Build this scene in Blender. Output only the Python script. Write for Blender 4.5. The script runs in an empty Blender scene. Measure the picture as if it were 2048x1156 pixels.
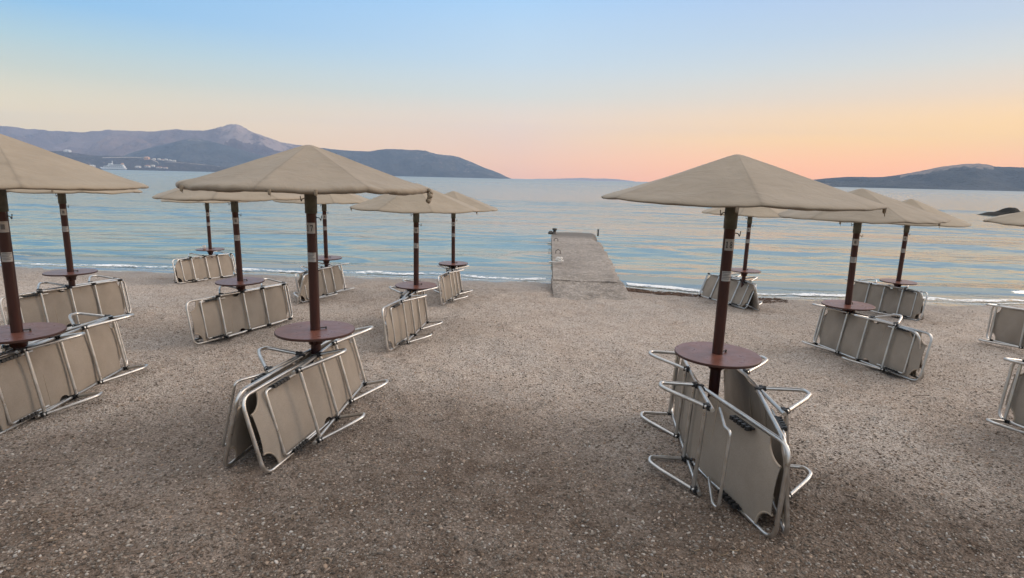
import bpy, math, random
import numpy as np
from mathutils import Vector, Matrix
from mathutils.bvhtree import BVHTree

random.seed(7)
rng = np.random.default_rng(11)
SC = bpy.context.scene
COL = SC.collection
PI = math.pi

# ------------------------------------------------------------------ camera
CAM_H, F_PX, HOR, ROLLSLOPE = 2.0, 1150.0, 357.0, 0.0235
pitch = math.atan((578 - HOR) / F_PX)
roll = math.atan(ROLLSLOPE)
C_F = Vector((0, math.cos(pitch), -math.sin(pitch)))
_u0 = Vector((0, math.sin(pitch), math.cos(pitch)))
_r0 = Vector((1, 0, 0))
C_R = _r0 * math.cos(roll) + _u0 * math.sin(roll)
C_U = -_r0 * math.sin(roll) + _u0 * math.cos(roll)
C_P = Vector((0, 0, CAM_H))
cd = bpy.data.cameras.new('camera')
cd.sensor_width = 36.0
cd.lens = F_PX / 2048 * 36.0
cd.clip_start = 0.05
cd.clip_end = 60000
co = bpy.data.objects.new('camera', cd)
co.matrix_world = Matrix(((C_R.x, C_U.x, -C_F.x, 0), (C_R.y, C_U.y, -C_F.y, 0),
                          (C_R.z, C_U.z, -C_F.z, CAM_H), (0, 0, 0, 1)))
COL.objects.link(co)
SC.camera = co


def ray(px, py):
    return C_F + C_R * ((px - 1024) / F_PX) + C_U * ((578 - py) / F_PX)


def at_depth(px, py, Y):            # point of the line of sight at world distance Y ahead
    d = ray(px, py)
    return C_P + d * (Y / d.y)


def at_z(px, py, z):
    d = ray(px, py)
    return C_P + d * ((z - CAM_H) / d.z)


def lin(r, g, b):
    f = lambda c: c / 12.92 if c <= 0.04045 else ((c + 0.055) / 1.055) ** 2.4
    return (f(r / 255), f(g / 255), f(b / 255), 1.0)


# ------------------------------------------------------------------ world: dusk sky, glow low on the right
SUN_AZ = math.radians(68)           # to the right of straight ahead
SUN_EL = math.radians(20)
w = bpy.data.worlds.new("World")
SC.world = w
w.use_nodes = True
nt = w.node_tree
nt.nodes.clear()
N, L = nt.nodes, nt.links


def nmath(tree, op, a, b=None, c=None, clamp=False):
    n = tree.nodes.new('ShaderNodeMath')
    n.operation = op
    n.use_clamp = clamp
    for i, v in enumerate((a, b, c)):
        if v is None:
            continue
        if isinstance(v, (int, float)):
            n.inputs[i].default_value = v
        else:
            tree.links.new(v, n.inputs[i])
    return n.outputs[0]


def nmix(tree, fac, a, b, mode='MIX'):
    n = tree.nodes.new('ShaderNodeMix')
    n.data_type = 'RGBA'
    n.blend_type = mode
    for s, v in ((n.inputs[0], fac), (n.inputs[6], a), (n.inputs[7], b)):
        if isinstance(v, (int, float)):
            s.default_value = v
        elif isinstance(v, tuple):
            s.default_value = v
        else:
            tree.links.new(v, s)
    return n.outputs[2]


def nramp(tree, fac, stops, interp='LINEAR'):
    n = tree.nodes.new('ShaderNodeValToRGB')
    cr = n.color_ramp
    cr.interpolation = interp
    while len(cr.elements) < len(stops):
        cr.elements.new(0.5)
    for e, (p, c) in zip(cr.elements, stops):
        e.position = p
        e.color = c if isinstance(c, tuple) else (c, c, c, 1)
    tree.links.new(fac, n.inputs[0])
    return n.outputs[0]


tc = N.new('ShaderNodeTexCoord')
sep = N.new('ShaderNodeSeparateXYZ')
L.new(tc.outputs['Generated'], sep.inputs[0])
dx, dy, dz = sep.outputs
hl = nmath(nt, 'SQRT', nmath(nt, 'ADD', nmath(nt, 'MULTIPLY', dx, dx), nmath(nt, 'MULTIPLY', dy, dy)))
hl = nmath(nt, 'MAXIMUM', hl, 0.0001)
ca = nmath(nt, 'DIVIDE', nmath(nt, 'ADD', nmath(nt, 'MULTIPLY', dx, math.sin(SUN_AZ)),
                               nmath(nt, 'MULTIPLY', dy, math.cos(SUN_AZ))), hl)
el = nmath(nt, 'DIVIDE', nmath(nt, 'ARCSINE', dz), PI / 2, clamp=True)     # 0 horizon .. 1 zenith
# elevation stops: the frame's top is at about 17 deg (0.19)
ZEN = [(0.29, (0.98, 1.10, 1.22, 1)), (0.45, (1.36, 1.34, 1.34, 1)), (1.0, (1.48, 1.42, 1.38, 1))]  # unseen overhead sky, brightened beyond dusk to fill light on the ground
HAZE = 1.15e-4


FIX = {(8.5, 200, 214, 208): (-0.076, -0.09, -0.112), (12, 182, 211, 222): (-0.082, -0.059, -0.023), (16.5, 164, 203, 236): (-0.309, -0.191, 0.235), (0, 230, 192, 180): (-0.068, -0.148, -0.178), (1.8, 235, 200, 184): (-0.065, -0.139, -0.201), (5.3, 227, 212, 203): (-0.093, -0.149, -0.2), (7.7, 214, 219, 219): (-0.07, -0.097, -0.128), (10.7, 198, 218, 234): (-0.049, -0.06, -0.078), (17.3, 174, 209, 246): (-0.089, -0.051, 0.042), (2, 252, 198, 146): (0.319, -0.115, -1.066), (5.6, 251, 213, 164): (-0.104, -0.165, -0.22), (9.5, 236, 217, 199): (-0.058, -0.091, -0.11), (12.5, 220, 220, 222): (-0.031, -0.053, -0.091), (16, 198, 212, 236): (-0.346, -0.158, 0.185), (4.5, 230, 217, 192): (-0.076, -0.09, -0.112), (2, 230, 212, 186): (-0.099, -0.117, -0.149), (0, 230, 208, 182): (-0.099, -0.117, -0.149), (0, 250, 188, 146): (0.301, -0.119, -1.224), (7.2, 200, 213, 206): (-0.099, -0.117, -0.149), (9.5, 178, 209, 220): (-0.068, -0.077, -0.097), (12.1, 158, 200, 231): (-0.116, -0.09, -0.004), (3.9, 252, 211, 160): (0.168, -0.084, -0.433), (7.2, 236, 218, 198): (-0.098, -0.132, -0.167), (9.7, 218, 217, 220): (-0.065, -0.082, -0.101), (12.3, 198, 209, 231): (-0.065, -0.067, -0.077), (4.2, 229, 215, 191): (-0.099, -0.117, -0.149), (17, 150, 195, 238): (-0.116, -0.09, -0.004), (17, 180, 203, 242): (-0.065, -0.067, -0.077), (0, 230, 194, 184): (-0.08, -0.164, -0.202), (1.8, 234, 202, 190): (-0.073, -0.152, -0.217), (5.3, 228, 214, 206): (-0.098, -0.158, -0.214), (2, 250, 201, 158): (0.301, -0.119, -1.224), (3.9, 250, 213, 170): (0.165, -0.1, -0.493), (7.2, 236, 219, 202): (-0.107, -0.142, -0.177), (7.2, 203, 212, 209): (-0.099, -0.117, -0.149), (9.5, 180, 208, 222): (-0.068, -0.077, -0.097), (17.3, 174, 212, 245): (-0.089, -0.051, 0.042), (12.3, 197, 213, 230): (-0.065, -0.067, -0.077), (9.7, 215, 219, 219): (-0.065, -0.082, -0.101), (3.9, 248, 214, 176): (0.165, -0.1, -0.493)}


def above_haze(deg, r, g, b_):
    """sky radiance that shows as this colour once the bay's haze lies in front of it"""
    od = HAZE * min(6950.0, 610.0 / max(math.sin(math.radians(deg)), 1e-4))
    T = math.exp(-od)
    c = lin(r, g, b_)
    fx = FIX.get((deg, r, g, b_), (0, 0, 0))
    out = [max(0.01, (c[i] - (1 - T) * q) / T + fx[i]) for i, q in enumerate((.25, .31, .45))]
    return (deg / 90.0, (*out, 1))


left = nramp(nt, el, [above_haze(*q) for q in ((0, 230, 208, 182), (2, 230, 212, 186), (4.2, 229, 215, 191), (7.2, 203, 212, 209), (9.5, 180, 208, 222), (12.1, 158, 200, 231), (17, 150, 195, 238))] + ZEN)
mid = nramp(nt, el, [above_haze(*q) for q in ((0, 230, 194, 184), (1.8, 234, 202, 190), (5.3, 228, 214, 206), (7.7, 214, 219, 219), (10.7, 198, 218, 234), (17.3, 174, 212, 245))] + ZEN)
right = nramp(nt, el, [above_haze(*q) for q in ((0, 250, 188, 146), (2, 250, 201, 158), (3.9, 248, 214, 176), (7.2, 236, 219, 202), (9.7, 215, 219, 219), (12.3, 197, 213, 230), (17, 180, 203, 242))] + ZEN)
f1 = nmath(nt, 'DIVIDE', nmath(nt, 'ADD', ca, 0.30), 0.675, clamp=True)
f2 = nmath(nt, 'DIVIDE', nmath(nt, 'SUBTRACT', ca, 0.375), 0.50, clamp=True)
grad = nmix(nt, f2, nmix(nt, f1, left, mid), right)
back = nmath(nt, 'MULTIPLY_ADD', nmath(nt, 'MINIMUM', nmath(nt, 'ADD', ca, 0.35), 0.0), 0.5, 1.0)   # the sky behind is dimmer
grad = nmix(nt, 1.0, grad, back, 'MULTIPLY')
sky = N.new('ShaderNodeTexSky')
sky.sky_type = 'NISHITA'
sky.sun_disc = False
sky.sun_elevation = SUN_EL
sky.sun_rotation = SUN_AZ
nsk = nmix(nt, 1.0, sky.outputs[0], (0.10, 0.10, 0.10, 1), 'MULTIPLY')
tot = nmix(nt, 0.04, grad, nsk)
bg = N.new('ShaderNodeBackground')
bg.inputs['Strength'].default_value = 1.0
L.new(tot, bg.inputs['Color'])
wo = N.new('ShaderNodeOutputWorld')
L.new(bg.outputs[0], wo.inputs['Surface'])

# ------------------------------------------------------------------ sun: afterglow from the right, very soft
sd = bpy.data.lights.new('sun', 'SUN')
sd.energy = 2.0
sd.angle = math.radians(40)
sd.color = (1.0, 0.80, 0.62)
so = bpy.data.objects.new('sun', sd)
sdir = Vector((math.sin(SUN_AZ) * math.cos(SUN_EL), math.cos(SUN_AZ) * math.cos(SUN_EL), math.sin(SUN_EL)))
so.rotation_euler = sdir.to_track_quat('Z', 'Y').to_euler()
so.location = (20, 20, 20)
COL.objects.link(so)

SC.view_settings.view_transform = 'Standard'
SC.view_settings.look = 'None'
SC.view_settings.exposure = 0.0
SC.view_settings.gamma = 1.0
SC.render.engine = 'CYCLES'
SC.cycles.use_denoising = True
SC.cycles.max_bounces = 6
SC.cycles.diffuse_bounces = 3
SC.cycles.glossy_bounces = 3
SC.cycles.transmission_bounces = 3
SC.cycles.transparent_max_bounces = 8
SC.cycles.volume_bounces = 1
SC.cycles.caustics_reflective = False
SC.cycles.caustics_refractive = False


# ------------------------------------------------------------------ noise
def _hash(ix, iy, s):
    h = (ix.astype(np.int64) * 374761393 + iy.astype(np.int64) * 668265263 + s * 974634777) & 0x7fffffff
    h = ((h ^ (h >> 13)) * 1274126177) & 0x7fffffff
    h = h ^ (h >> 16)
    return (h & 0xffff) / 65535.0


def vnoise(x, y, s=0):
    x = np.asarray(x, float); y = np.asarray(y, float)
    ix = np.floor(x); iy = np.floor(y)
    fx = x - ix; fy = y - iy
    fx = fx * fx * fx * (fx * (fx * 6 - 15) + 10); fy = fy * fy * fy * (fy * (fy * 6 - 15) + 10)
    a = _hash(ix, iy, s); b = _hash(ix + 1, iy, s); c = _hash(ix, iy + 1, s); d = _hash(ix + 1, iy + 1, s)
    return (a * (1 - fx) + b * fx) * (1 - fy) + (c * (1 - fx) + d * fx) * fy - 0.5


def fbm(x, y, o=4, s=0):
    t = 0; a = 1.0
    for k in range(o):
        t = t + a * vnoise(x * 2 ** k + 17.3 * k, y * 2 ** k - 9.1 * k, s + k)
        a *= 0.5
    return t


# ------------------------------------------------------------------ materials
def mat(name, color, rough=0.6, metal=0.0, spec=0.5):
    m = bpy.data.materials.new(name)
    m.use_nodes = True
    b = m.node_tree.nodes['Principled BSDF']
    b.inputs['Base Color'].default_value = color if len(color) == 4 else (*color, 1)
    b.inputs['Roughness'].default_value = rough
    b.inputs['Metallic'].default_value = metal
    b.inputs['Specular IOR Level'].default_value = spec
    return m, m.node_tree, b


def tnoise(t, scale, detail=4, rough=0.55, vec=None, dist=0.0):
    n = t.nodes.new('ShaderNodeTexNoise')
    n.inputs['Scale'].default_value = scale
    n.inputs['Detail'].default_value = detail
    n.inputs['Roughness'].default_value = rough
    n.inputs['Distortion'].default_value = dist
    if vec is not None:
        t.links.new(vec, n.inputs['Vector'])
    return n.outputs[0]


def objco(t, scale=None):
    n = t.nodes.new('ShaderNodeTexCoord')
    o = n.outputs['Object']
    if scale:
        mp = t.nodes.new('ShaderNodeMapping')
        mp.inputs['Scale'].default_value = scale
        t.links.new(o, mp.inputs['Vector'])
        o = mp.outputs[0]
    return o


def bump(t, b, h, strength=0.3, dist=0.01, normal=None):
    n = t.nodes.new('ShaderNodeBump')
    n.inputs['Strength'].default_value = strength
    n.inputs['Distance'].default_value = dist
    t.links.new(h, n.inputs['Height'])
    if normal is not None:
        t.links.new(normal, n.inputs['Normal'])
    if b is not None:
        t.links.new(n.outputs[0], b.inputs['Normal'])
    return n.outputs[0]


M = {}
# canopy cloth
m, t, b = mat('canopy_cloth', (0.36, 0.29, 0.21), 0.9, 0, 0.2)
o = objco(t)
n1 = tnoise(t, 2.2, 5, 0.6, o)
n2 = tnoise(t, 9, 4, 0.6, o)
c = nramp(t, n1, [(0.30, (0.262, 0.214, 0.158, 1)), (0.7, (0.335, 0.274, 0.205, 1))])
oi_ = t.nodes.new('ShaderNodeObjectInfo')
c = nmix(t, 1.0, c, nramp(t, oi_.outputs['Random'], [(0.0, (0.90, 0.90, 0.91, 1)), (1.0, (1.08, 1.06, 1.02, 1))]), 'MULTIPLY')
c = nmix(t, nramp(t, n2, [(0.60, 0.0), (0.80, 0.35)]), c, (0.175, 0.138, 0.098, 1))
sn = t.nodes.new('ShaderNodeAttribute'); sn.attribute_name = 'seam'
c = nmix(t, nmath(t, 'MULTIPLY', nmath(t, 'POWER', sn.outputs['Fac'], 3.0), 0.5), c, (0.15, 0.12, 0.088, 1))
t.links.new(c, b.inputs['Base Color'])
wv = tnoise(t, 420, 2, 0.5, o)
nb = bump(t, None, wv, 0.15, 0.002)
bump(t, b, tnoise(t, 5.5, 4, 0.6, objco(t, (1, 1, 1)), 0.8), 0.30, 0.035, nb)
b.inputs['Sheen Weight'].default_value = 0.15
M['canopy'] = m

# pole paint
m, t, b = mat('brown_pole_paint', (0.075, 0.022, 0.016), 0.45, 0, 0.4)
o = objco(t, (1, 1, 0.25))
c = nramp(t, tnoise(t, 14, 5, 0.65, o), [(0.3, (0.030, 0.010, 0.008, 1)), (0.75, (0.075, 0.022, 0.016, 1))])
t.links.new(c, b.inputs['Base Color'])
bump(t, b, tnoise(t, 60, 3, 0.6, o), 0.2, 0.002)
M['pole'] = m
# table laminate
m, t, b = mat('table_laminate', (0.20, 0.065, 0.045), 0.42, 0, 0.4)
o = objco(t)
c = nramp(t, tnoise(t, 7, 6, 0.6, o), [(0.3, (0.165, 0.066, 0.046, 1)), (0.7, (0.265, 0.102, 0.072, 1))])
t.links.new(c, b.inputs['Base Color'])
rr = nramp(t, tnoise(t, 11, 5, 0.7, o), [(0.3, 0.24), (0.7, 0.42)])
t.links.new(rr, b.inputs['Roughness'])
M['table'] = m
m, t, b = mat('table_edge', (0.06, 0.022, 0.016), 0.5)
M['edge'] = m
# collar
m, t, b = mat('grey_green_collar', (0.10, 0.105, 0.085), 0.6)
c = nramp(t, tnoise(t, 18, 4, 0.6, objco(t)), [(0.3, (0.075, 0.08, 0.065, 1)), (0.7, (0.135, 0.14, 0.115, 1))])
t.links.new(c, b.inputs['Base Color'])
M['collar'] = m
m, t, b = mat('sticker_paper', (0.50, 0.48, 0.45), 0.6)
c = nramp(t, tnoise(t, 30, 3, 0.6, objco(t)), [(0.3, (0.42, 0.40, 0.38, 1)), (0.7, (0.56, 0.54, 0.51, 1))])
t.links.new(c, b.inputs['Base Color'])
M['paper'] = m
M['ink'] = mat('black_ink', (0.02, 0.02, 0.02), 0.6)[0]
M['greyink'] = mat('grey_print', (0.16, 0.16, 0.16), 0.6)[0]
# aluminium
m, t, b = mat('brushed_aluminium', (0.72, 0.71, 0.69), 0.34, 1.0)
o = objco(t)
rr = nramp(t, tnoise(t, 25, 4, 0.6, o), [(0.3, 0.26), (0.7, 0.48)])
t.links.new(rr, b.inputs['Roughness'])
c = nramp(t, tnoise(t, 6, 5, 0.6, o), [(0.3, (0.48, 0.47, 0.455, 1)), (0.7, (0.68, 0.67, 0.65, 1))])
t.links.new(c, b.inputs['Base Color'])
M['alu'] = m
M['black'] = mat('black_plastic', (0.014, 0.014, 0.015), 0.5)[0]
M['steel'] = mat('dark_steel', (0.10, 0.09, 0.08), 0.5, 0.6)[0]
# sling mesh fabric
m, t, b = mat('taupe_sling', (0.27, 0.215, 0.165), 0.85, 0, 0.2)
o = objco(t)
c = nramp(t, tnoise(t, 3, 5, 0.6, o), [(0.3, (0.300, 0.256, 0.212, 1)), (0.7, (0.385, 0.332, 0.278, 1))])
c = nmix(t, nramp(t, tnoise(t, 230, 2, 0.5, o), [(0.35, 0.0), (0.7, 0.35)]), c, (0.16, 0.13, 0.10, 1))
t.links.new(c, b.inputs['Base Color'])
nb = bump(t, None, tnoise(t, 300, 2, 0.5, o), 0.2, 0.002)
bump(t, b, tnoise(t, 5, 3, 0.5, o), 0.2, 0.02, nb)
M['sling'] = m
M['hem'] = mat('pale_hem', (0.40, 0.33, 0.26), 0.85, 0, 0.2)[0]
# concrete
m, t, b = mat('weathered_concrete', (0.3, 0.27, 0.24), 0.85)
o = objco(t)
n1 = tnoise(t, 0.9, 6, 0.65, o)
n2 = tnoise(t, 16, 5, 0.7, o)
v = t.nodes.new('ShaderNodeTexVoronoi'); v.inputs['Scale'].default_value = 22; t.links.new(o, v.inputs['Vector'])
c = nramp(t, n1, [(0.3, (0.19, 0.16, 0.135, 1)), (0.55, (0.31, 0.265, 0.225, 1)), (0.75, (0.40, 0.345, 0.30, 1))])
c = nmix(t, nramp(t, n2, [(0.42, 0.0), (0.62, 0.55)]), c, (0.14, 0.12, 0.105, 1))
c = nmix(t, nramp(t, v.outputs['Color'], [(0.55, 0.0), (0.9, 0.45)]), c, (0.50, 0.45, 0.41, 1))
v2 = t.nodes.new('ShaderNodeTexVoronoi'); v2.inputs['Scale'].default_value = 9; t.links.new(o, v2.inputs['Vector'])
c = nmix(t, nramp(t, v2.outputs['Color'], [(0.60, 0.0), (0.75, 0.5)]), c, (0.16, 0.135, 0.115, 1))
sp = t.nodes.new('ShaderNodeSeparateXYZ'); t.links.new(o, sp.inputs[0])
c = nmix(t, nmath(t, 'MULTIPLY', nmath(t, 'SUBTRACT', nmath(t, 'ADD', sp.outputs[1], nmath(t, 'MULTIPLY', n2, 2.0)), 24.0), 0.9, clamp=True), c, (0.13, 0.115, 0.10, 1))
t.links.new(c, b.inputs['Base Color'])
bump(t, b, nmath(t, 'ADD', n2, v.outputs['Distance']), 0.6, 0.03)
M['concrete'] = m
m, t, b = mat('wet_rock', (0.035, 0.033, 0.030), 0.9, 0, 0.1)
bump(t, b, tnoise(t, 3, 6, 0.7, objco(t)), 0.8, 0.2)
M['rock'] = m
M['white'] = mat('white_ship_paint', (0.75, 0.73, 0.70), 0.5)[0]
M['bluehull'] = mat('dark_blue_paint', (0.03, 0.05, 0.12), 0.5)[0]
M['glass'] = mat('dark_glass', (0.02, 0.025, 0.03), 0.15)[0]
M['render'] = mat('pale_house_render', (0.70, 0.64, 0.56), 0.8)[0]
M['ochre'] = mat('orange_house_render', (0.70, 0.38, 0.20), 0.8)[0]
M['tile'] = mat('terracotta_roof', (0.40, 0.16, 0.09), 0.8)[0]
M['dirtroad'] = mat('pale_dirt_road', (0.42, 0.36, 0.30), 0.9)[0]
M['rope'] = mat('white_rope', (0.75, 0.73, 0.69), 0.8)[0]


# ------------------------------------------------------------------ mesh helpers
class MB:
    def __init__(s):
        s.v, s.f, s.mi, s.sm = [], [], [], []

    def add(s, verts, faces, mi=0, smooth=False):
        k = len(s.v)
        s.v += [tuple(p) for p in verts]
        for f in faces:
            s.f.append(tuple(i + k for i in f)); s.mi.append(mi); s.sm.append(smooth)

    def box(s, c, size, mi=0, rot=None, taper=1.0):
        x, y, z = (q / 2 for q in size)
        P = []
        for sz in (-1, 1):
            k = taper if sz > 0 else 1
            for a, b_ in ((-1, -1), (1, -1), (1, 1), (-1, 1)):
                p = Vector((a * x * k, b_ * y * k, sz * z))
                if rot is not None:
                    p = rot @ p
                P.append(p + Vector(c))
        s.add(P, [(0, 3, 2, 1), (4, 5, 6, 7), (0, 1, 5, 4), (1, 2, 6, 5), (2, 3, 7, 6), (3, 0, 4, 7)], mi)

    def tube(s, pts, r, n=10, mi=0, caps=True, closed=False):
        pts = [Vector(p) for p in pts]
        m_ = len(pts)
        T = []
        for i in range(m_):
            a = pts[i - 1] if (i > 0 or closed) else pts[i]
            b_ = pts[(i + 1) % m_] if (i < m_ - 1 or closed) else pts[i]
            T.append((b_ - a).normalized())
        ref = Vector((0, 0, 1)) if abs(T[0].z) < 0.9 else Vector((0, 1, 0))
        nrm = (ref - T[0] * ref.dot(T[0])).normalized()
        V, Fc = [], []
        for i in range(m_):
            nrm = (nrm - T[i] * nrm.dot(T[i])).normalized()
            bn = T[i].cross(nrm)
            rr_ = r[i] if isinstance(r, (list, tuple)) else r
            for k in range(n):
                a = 2 * PI * k / n
                V.append(pts[i] + nrm * (math.cos(a) * rr_) + bn * (math.sin(a) * rr_))
        for i in range(m_ if closed else m_ - 1):
            j = (i + 1) % m_
            for k in range(n):
                q = (k + 1) % n
                Fc.append((i * n + k, i * n + q, j * n + q, j * n + k))
        s.add(V, Fc, mi, True)
        if caps and not closed:
            s.add(V[:n], [tuple(range(n - 1, -1, -1))], mi)
            s.add(V[-n:], [tuple(range(n))], mi)

    def lathe(s, prof, n=32, mi=0, smooth=True, c=(0, 0, 0)):
        V, Fc = [], []
        for r, z in prof:
            for k in range(n):
                a = 2 * PI * k / n
                V.append((c[0] + r * math.cos(a), c[1] + r * math.sin(a), c[2] + z))
        for i in range(len(prof) - 1):
            for k in range(n):
                q = (k + 1) % n
                Fc.append((i * n + k, i * n + q, (i + 1) * n + q, (i + 1) * n + k))
        s.add(V, Fc, mi, smooth)

    def mesh(s, name, mats):
        me = bpy.data.meshes.new(name)
        me.from_pydata(s.v, [], s.f)
        for q in (mats if isinstance(mats, (list, tuple)) else [mats]):
            me.materials.append(q)
        me.polygons.foreach_set('material_index', s.mi)
        me.polygons.foreach_set('use_smooth', s.sm)
        me.update()
        return me


def grid_mesh(name, V, nu, nv, material, smooth=True, attrs=None):
    """V: array (nu*nv,3), row-major over u"""
    me = bpy.data.meshes.new(name)
    i = np.arange(nu - 1)[:, None] * nv + np.arange(nv - 1)[None, :]
    q = np.stack([i, i + nv, i + nv + 1, i + 1], -1).reshape(-1, 4)
    me.vertices.add(len(V)); me.vertices.foreach_set('co', np.asarray(V, np.float32).ravel())
    me.loops.add(q.size); me.loops.foreach_set('vertex_index', q.astype(np.int32).ravel())
    me.polygons.add(len(q))
    me.polygons.foreach_set('loop_start', np.arange(0, q.size, 4, dtype=np.int32))
    me.polygons.foreach_set('loop_total', np.full(len(q), 4, np.int32))
    me.update(calc_edges=True)
    me.polygons.foreach_set('use_smooth', np.full(len(q), smooth))
    for k, a in (attrs or {}).items():
        at = me.attributes.new(k, 'FLOAT', 'POINT')
        at.data.foreach_set('value', np.asarray(a, np.float32).ravel())
    me.materials.append(material)
    me.update()
    return me


def link(name, me, parent=None, loc=None, mtx=None):
    o_ = bpy.data.objects.new(name, me)
    COL.objects.link(o_)
    if parent is not None:
        o_.parent = parent
    if mtx is not None:
        o_.matrix_local = mtx
    elif loc is not None:
        o_.location = loc
    return o_


def tag(o_, label=None, cat=None, group=None, kind=None):
    for k, v_ in (('label', label), ('category', cat), ('group', group), ('kind', kind)):
        if v_:
            o_[k] = v_
    return o_


def thing(name, label, cat, loc=(0, 0, 0), group=None, mtx=None):
    return tag(link(name, None, None, loc, mtx), label, cat, group)


def fillet(pts, r, n=6):
    pts = [Vector(p) for p in pts]
    out = [pts[0]]
    for i in range(1, len(pts) - 1):
        a, p, b_ = pts[i - 1], pts[i], pts[i + 1]
        u = (a - p); v_ = (b_ - p)
        k = min(r, u.length * 0.48, v_.length * 0.48)
        A = p + u.normalized() * k; B = p + v_.normalized() * k
        for j in range(n + 1):
            q = j / n
            out.append(A.lerp(p, q).lerp(p.lerp(B, q), q))
    out.append(pts[-1])
    return out


# ------------------------------------------------------------------ beach: slopes from the camera down into the sea
SEA_Z = -0.66
_sh = [(-40, 524), (0, 530), (220, 537), (600, 548), (870, 555), (1100, 563), (1255, 575), (1430, 590), (1850, 605), (2048, 608), (2100, 609)]
_sp = [at_z(px, py, SEA_Z) for px, py in _sh]
_sx = np.array([-400] + [p.x for p in _sp] + [400])
_sy = np.array([_sp[0].y + 2] + [p.y for p in _sp] + [_sp[-1].y - 2])


def shore_y(x):
    return np.interp(x, _sx, _sy)


def ground0(x, y):
    ys = shore_y(x)
    t_ = (y - 4.3) / (ys - 4.3)
    z = np.where(y < 4.3, 0.02 - 0.062 * (y - 4.3), 0.02 + (SEA_Z - 0.02) * t_)
    z = np.where(y < -3, 0.02 + 0.062 * 7.3 + 0.01 * (-3 - y), z)
    return np.maximum(z, -4.0)


_fpr = random.Random(5)
FX0, FY0, FR = -14.0, 0.8, 0.035
_fg = np.zeros((int(14 / FR), int(30 / FR)))


def _print(x, y, a, dp, k=1.0):
    i0, j0 = int((y - FY0) / FR), int((x - FX0) / FR)
    w_ = int(.45 / FR)
    i1, i2, j1, j2 = max(0, i0 - w_), min(_fg.shape[0], i0 + w_), max(0, j0 - w_), min(_fg.shape[1], j0 + w_)
    if i1 >= i2 or j1 >= j2:
        return
    yy, xx = np.meshgrid(np.arange(i1, i2) * FR + FY0 - y, np.arange(j1, j2) * FR + FX0 - x, indexing='ij')
    u = (xx * math.cos(a) + yy * math.sin(a)) / (.15 * k); v_ = (-xx * math.sin(a) + yy * math.cos(a)) / (.075 * k)
    r2 = u * u + v_ * v_
    _fg[i1:i2, j1:j2] += dp * (-np.exp(-r2) + .45 * np.exp(-((np.sqrt(r2) - 1.7) / .45) ** 2))


for _k in range(34):                                    # tracks of people crossing the beach
    x_, y_, a_ = _fpr.uniform(-9, 10), _fpr.uniform(1.5, 12), _fpr.gauss(PI / 2, .9)
    for _j in range(_fpr.randint(6, 14)):
        sd_ = (-1) ** _j * .09
        _print(x_ - math.sin(a_) * sd_, y_ + math.cos(a_) * sd_, a_ + _fpr.gauss(0, .15), _fpr.uniform(.012, .026), _fpr.uniform(.9, 1.2))
        x_ += math.cos(a_) * .62; y_ += math.sin(a_) * .62; a_ += _fpr.gauss(0, .06)
for _k in range(260):
    _print(_fpr.uniform(-12, 13), _fpr.uniform(1.4, 12.5), _fpr.uniform(0, PI), _fpr.uniform(.006, .022), _fpr.uniform(.8, 1.9))


def prints(x, y):
    fi = np.clip((y - FY0) / FR, 0, _fg.shape[0] - 2); fj = np.clip((x - FX0) / FR, 0, _fg.shape[1] - 2)
    i = fi.astype(int); j = fj.astype(int); a = fi - i; b_ = fj - j
    return (_fg[i, j] * (1 - a) + _fg[i + 1, j] * a) * (1 - b_) + (_fg[i, j + 1] * (1 - a) + _fg[i + 1, j + 1] * a) * b_


def ground(x, y):
    x = np.asarray(x, float); y = np.asarray(y, float)
    d = np.clip((shore_y(x) - y) / 1.5, 0, 1)
    hm = 0.045 * fbm(x * 0.7, y * 0.7, 3, 3) + 0.050 * fbm(x * 2.6, y * 2.6, 3, 9) + 0.012 * fbm(x * 9, y * 9, 2, 21)
    return ground0(x, y) + hm * (0.25 + 0.75 * d) + prints(x, y) * d - 0.02


gy = np.concatenate([[-60, -30, -15, -8, -5, -3, -2, -1, 0, .6], np.arange(1.0, 7, 0.03), np.arange(7, 13, 0.06), np.arange(13, 18, 0.06), [18.5, 20, 24, 30, 45, 70]])
gx = np.concatenate([[-220, -120, -70, -45, -34, -28], np.arange(-24, -6, 0.14), np.arange(-6, 6, 0.035), np.arange(6, 22.01, 0.14), [26, 34, 50, 80, 130, 220]])
GY, GX = np.meshgrid(gy, gx, indexing='ij')
GZ = ground(GX, GY)
V = np.stack([GX, GY, GZ], -1).reshape(-1, 3)
wet = np.clip(1 - (GZ - SEA_Z) / 0.17, 0, 1)
soil_shade = np.clip(1.34 - (GY - 1.6) / 2.8 + 0.8 * fbm(GX * 0.45, GY * 0.45, 4, 31) + 0.30 * np.clip((-GX - .2) / 1.5, 0, 1) * np.clip((4.6 - GY) / 1.5, 0, 1), 0, 1)  # brown earth plus painted shade, growing toward the viewer and the near left

m, t, b = mat('beach_gravel', (0.2, 0.17, 0.14), 0.9, 0, 0.3)
o = objco(t)


def attr(t_, name):
    n = t_.nodes.new('ShaderNodeAttribute'); n.attribute_name = name
    return n.outputs['Fac']


def voro(t_, scale, vec, rnd=1.0):
    n = t_.nodes.new('ShaderNodeTexVoronoi'); n.inputs['Scale'].default_value = scale
    n.inputs['Randomness'].default_value = rnd
    t_.links.new(vec, n.inputs['Vector'])
    sc_ = t_.nodes.new('ShaderNodeSeparateColor')
    t_.links.new(n.outputs['Color'], sc_.inputs[0])
    return n.outputs['Distance'], sc_.outputs[0]


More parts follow.
